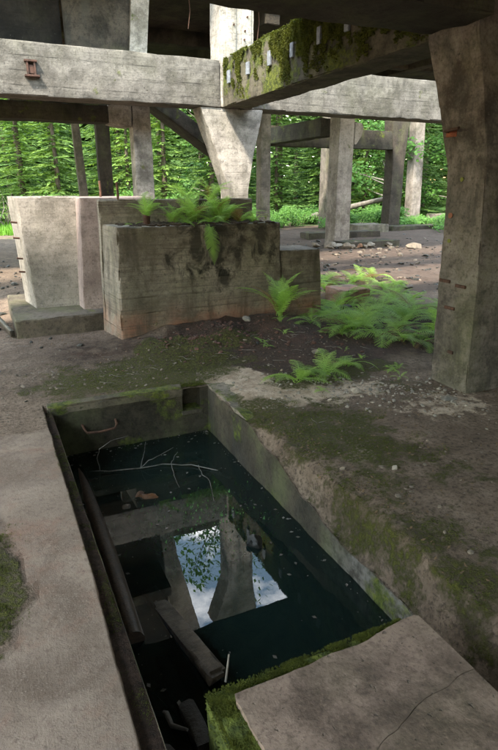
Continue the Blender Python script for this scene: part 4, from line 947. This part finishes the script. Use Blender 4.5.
# ------------------------------------------------------------------ vegetation behind
def spruce_meshes(seed, H, RAD, base=.3):
    rnd = random.Random(seed); bm = bmesh.new()
    h = base
    while h < H - .2:
        f = 1 - h / H; r = RAD * (f ** .75) * rnd.uniform(.85, 1.1); nb = 7 if h < 9 else 5
        a0 = rnd.uniform(0, 6.3)
        for k in range(nb):
            az = a0 + k * 6.283 / nb + rnd.uniform(-.3, .3); L = r * rnd.uniform(.7, 1.12); hz = h + rnd.uniform(-.15, .15)
            dx, dy = math.cos(az), math.sin(az); sx, sy = -dy, dx; steps = max(3, int(L / .055)); slope = rnd.uniform(-.42, -.12)
            for i in range(steps):
                t = (i + rnd.random()) / steps; d = L * t; zz = hz + slope * d * (1 - .35 * t) + .04 * L * t * t
                c = Vector((dx * d, dy * d, zz)); tl = (.11 + .20 * (1 - t)) * rnd.uniform(.6, 1.3)
                if t < .2 and rnd.random() < .5: continue
                for sg in (-1, 1):
                    fw = rnd.uniform(.5, 1.1); v = Vector((sx * sg + dx * fw, sy * sg + dy * fw, rnd.uniform(-.55, -.05))).normalized()
                    wv = Vector((dx, dy, .1)).cross(Vector((0, 0, 1))).normalized() if False else v.cross(Vector((rnd.uniform(-.5, .5), rnd.uniform(-.5, .5), 1))).normalized()
                    e = c + v * tl; wd = tl * rnd.uniform(.10, .18)
                    bm.faces.new([bm.verts.new(c), bm.verts.new(c + v * tl * .45 + wv * wd), bm.verts.new(e), bm.verts.new(c + v * tl * .45 - wv * wd)])
            tipv = Vector((dx, dy, slope)).normalized(); c = Vector((dx * L * .8, dy * L * .8, hz + slope * L * .65)); wv = Vector((sx, sy, 0))
            bm.faces.new([bm.verts.new(c), bm.verts.new(c + tipv * .2 + wv * .06), bm.verts.new(c + tipv * .5), bm.verts.new(c + tipv * .2 - wv * .06)])
        h += .30 * rnd.uniform(.8, 1.2) * (1 + h * .03)
    crown = finish(bm, 'crown', smooth=False)
    bm = bmesh.new(); tube(bm, [(0, 0, -.2), (0, 0, H * .3), (0.05, 0, H * .7), (0, 0, H)], [.017 * H, .012 * H, .006 * H, .01], 8); trunk = finish(bm, 'trunk', 60)
    trunk.materials.append(M['bark']); return crown, trunk
SP = [spruce_meshes(1, 11, 2.7), spruce_meshes(2, 13, 3.0), spruce_meshes(3, 9, 2.4, .15), spruce_meshes(4, 7, 2.1, .1)]
SPD = []
for c_, t_ in SP[:2]:
    d_ = c_.copy(); d_.materials.append(M['spruce_dark']); SPD.append((d_, t_))
for c_, t_ in SP: c_.materials.append(M['spruce'])
random.seed(11)
def spruce(x, y, v, label, group, dark=False, s=1.0, rz=None):
    c_, t_ = (SPD if dark else SP)[v]
    rt = empty('spruce_tree', (x, y, ground_h(x, y)), label, 'tree', group); rt.rotation_euler[2] = random.uniform(0, 6.3) if rz is None else rz; rt.scale = (s, s, s * random.uniform(.92, 1.08))
    link('trunk', t_, None, rt); link('crown', c_, None, rt); return rt
def az_pos(deg, d): return d * math.sin(R(deg)), d * math.cos(R(deg))
for k, (a, d, v, s) in enumerate([(.5, 25, 3, 1), (4, 27, 2, 1), (7.5, 25.5, 3, 1.1), (11, 28, 2, 1.05), (14, 26.5, 3, 1.0), (17.5, 27, 2, 1), (21, 27.5, 0, .9), (24, 29, 2, 1.1), (28, 29, 3, 1), (32, 30, 2, 1), (36, 31, 3, 1.1), (40, 32, 2, 1.05), (44, 33, 3, 1.1), (48, 33, 2, 1)]):
    x, y = az_pos(a + random.uniform(-.8, .8), d); spruce(x, y, v, 'young light green spruce in the front row of the forest behind the ruin', 'front row spruces behind the ruin', False, s)
for k in range(17):
    x, y = az_pos(-4 + k * 3.5 + random.uniform(-1, 1), random.uniform(33, 38)); spruce(x, y, k % 2, 'tall dark spruce standing deeper in the forest behind the front row', 'tall dark spruces deeper in the forest', True, random.uniform(.95, 1.1))
for k in range(15):
    x, y = az_pos(-5 + k * 4.2 + random.uniform(-1, 1), random.uniform(42, 48)); spruce(x, y, k % 2, 'tall dark spruce standing deeper in the forest behind the front row', 'tall dark spruces deeper in the forest', True, random.uniform(1.0, 1.2))
# the rest of the forest, one dense mass all round
fm = bmesh.new(); rnd = random.Random(44)
for k in range(130):
    a = rnd.uniform(0, 360) if k > 70 else -8 + (k % 51) * 1.3; d = rnd.uniform(50, 58) if k <= 70 else rnd.uniform(30, 42)
    if k > 70 and (a < 60 or a > 345): continue
    cx_, cy_ = az_pos(a, d); H_ = rnd.uniform(12, 17); h = .3
    while h < H_:
        r_ = 3.2 * (1 - h / H_) ** .7 + .1
        for q in range(40 if k <= 70 else 18):
            t = rnd.uniform(0, 6.3); L = r_ * rnd.uniform(.5, 1.1); p = Vector((cx_ + math.cos(t) * L, cy_ + math.sin(t) * L, h - .25 * L + rnd.uniform(-.3, .3))); u = Vector((math.cos(t), math.sin(t), -.4)); v = Vector((-math.sin(t), math.cos(t), rnd.uniform(-.3, .3))); l = rnd.uniform(.25, .55)
            fm.faces.new([fm.verts.new(p - u * l), fm.verts.new(p + v * l * .7), fm.verts.new(p + u * l), fm.verts.new(p - v * l * .7)])
        h += .42
o = link('forest', finish(fm, 'forest', smooth=False), M['spruce_dark'], kind='stuff'); tag(o, 'deep dark spruce forest closing off the view behind the nearer trees', 'forest')
# broadleaf tree above the rear slab
def leaf_cloud(bm, c, r, n, size, rnd, flat=.8):
    for i in range(n):
        d = Vector((rnd.gauss(0, 1), rnd.gauss(0, 1), rnd.gauss(0, 1))).normalized() * r * (rnd.random() ** .4); d.z *= flat
        p = Vector(c) + d; u = Vector((rnd.gauss(0, 1), rnd.gauss(0, 1), rnd.gauss(0, .5))).normalized(); v = u.orthogonal().normalized(); l = size * rnd.uniform(.6, 1.3)
        bm.faces.new([bm.verts.new(p), bm.verts.new(p + u * l * .5 + v * l * .3), bm.verts.new(p + u * l), bm.verts.new(p + u * l * .5 - v * l * .3)])
def broadleaf(loc, H, R_, nclump, label, group=None, seed=1, leaf=.16, bare=.4):
    rnd = random.Random(seed); rt = empty('broadleaf_tree', loc, label, 'tree', group); bt = bmesh.new(); bl_ = bmesh.new()
    tube(bt, [(0, 0, -.2), (.1, 0, H * .3), (-.05, .1, H * .6), (0, 0, H * .92)], [.02 * H, .015 * H, .009 * H, .02], 8)
    for k in range(nclump):
        h = H * rnd.uniform(bare, 1.0); a = rnd.uniform(0, 6.3); rr = R_ * rnd.uniform(.35, 1) * (1 - .5 * max(0, h / H - .7) / .3); c = Vector((math.cos(a) * rr, math.sin(a) * rr, h))
        tube(bt, [(0, 0, h * .75), (c.x * .5, c.y * .5, h * .86), c], [.05, .03, .008], 5); leaf_cloud(bl_, c, R_ * rnd.uniform(.2, .36), 150, leaf, rnd)
    link('trunk', finish(bt, 'trunk', 60), M['bark_grey'], rt); link('crown', finish(bl_, 'crown', smooth=False), M['leaf'], rt); return rt
broadleaf((9.2, 21.5, 0), 15.5, 4.6, 46, 'tall broadleaf tree behind the ruin, mirrored in the pit water', seed=4, leaf=.28)
broadleaf(az_pos(22, 31) + (0,), 10, 2.6, 30, 'broadleaf tree between spruces behind the central column', seed=5, leaf=.2, bare=.15)
broadleaf(az_pos(38, 29) + (0,), 9, 2.6, 34, 'light broadleaf tree behind the dark rear column', seed=6, leaf=.2, bare=.12)
broadleaf(az_pos(45.5, 30) + (0,), 9, 2.4, 34, 'bushy broadleaf tree behind the pale leaning column', seed=8, leaf=.2, bare=.12)
def bush(loc, r, h, label, group, seed, leaf=.09, mat='bush'):
    rnd = random.Random(seed); rt = empty('bush', loc, label, 'bush', group); bl_ = bmesh.new(); bt = bmesh.new()
    for k in range(9):
        a = rnd.uniform(0, 6.3); rr = r * rnd.uniform(.1, .8); c = Vector((math.cos(a) * rr, math.sin(a) * rr, h * rnd.uniform(.3, .85))); leaf_cloud(bl_, c, r * .45, 110, leaf, rnd, h / (2 * r) + .3); tube(bt, [(0, 0, -.1), c * .6, c], [.02, .012, .004], 4)
    link('stems', finish(bt, 'stems', 60), M['bark'], rt); link('foliage', finish(bl_, 'foliage', smooth=False), M[mat], rt)
random.seed(3)
for k in range(30):
    a = 20.5 + k * .95; x, y = az_pos(a, random.uniform(22.5, 27.5)); bush((x, y, ground_h(x, y)), random.uniform(.5, .95), random.uniform(.3, .8), 'low bright green bush in the row at the edge of the clearing', 'low bushes edging the clearing', 100 + k)
for k, (a, d) in enumerate(((5.2, 23.5), (8.5, 24), (10.5, 23.5), (13, 24.5), (15.5, 24), (18, 24.5))):
    x, y = az_pos(a, d); bush((x, y, ground_h(x, y)), .9, random.uniform(1.0, 1.5), 'green bush showing just above the pale left blocks', 'bushes behind the left blocks', 140 + k)
# dry brush at far left
rt = empty('dry_brush', az_pos(2.6, 24.5) + (.1,), 'tangle of dry brown brushwood under the spruces at far left', 'brushwood'); bm = bmesh.new(); rnd = random.Random(9)
for k in range(60):
    a = rnd.uniform(0, 6.3); l = rnd.uniform(.5, 1.4); b0 = Vector((rnd.uniform(-1.2, 1.2), rnd.uniform(-.6, .6), 0)); e_ = b0 + Vector((math.cos(a) * l * .6, math.sin(a) * l * .4, l)); m_ = (b0 + e_) / 2 + Vector((rnd.uniform(-.2, .2), 0, .1)); tube(bm, [b0, m_, e_], [.02, .013, .005], 4)
link('branches', finish(bm, 'branches', 60), M['twig'], rt)
# meadow grass
bm = bmesh.new(); rnd = random.Random(10)
for k in range(16000):
    a = rnd.uniform(-2, 49); d = rnd.uniform(21.5, 27); x, y = az_pos(a, d)
    if a > 7: continue
    z = ground_h(x, y); t = rnd.uniform(0, 6.3); l = rnd.uniform(.12, .34); u = Vector((math.cos(t), math.sin(t), 0)); p = Vector((x, y, z))
    bm.faces.new([bm.verts.new(p - u * .03), bm.verts.new(p + u * .03), bm.verts.new(p + Vector((rnd.uniform(-.1, .1), rnd.uniform(-.1, .1), l)))])
o = link('meadow_grass', finish(bm, 'meadow_grass', smooth=False), M['grass'], kind='stuff'); tag(o, 'bright meadow grass at the forest edge', 'grass')
# fallen log in the forest edge
bm = bmesh.new(); p0 = az_pos(31, 26); p1 = az_pos(38, 25.2); tube(bm, [(*p0, .35), ((p0[0] + p1[0]) / 2, (p0[1] + p1[1]) / 2, .75), (*p1, 1.15)], [.14, .12, .09], 8); o = link('fallen_log', finish(bm, 'fallen_log', 60), M['bark_grey']); tag(o, 'grey fallen trunk leaning among bushes left of the dark rear column', 'log')
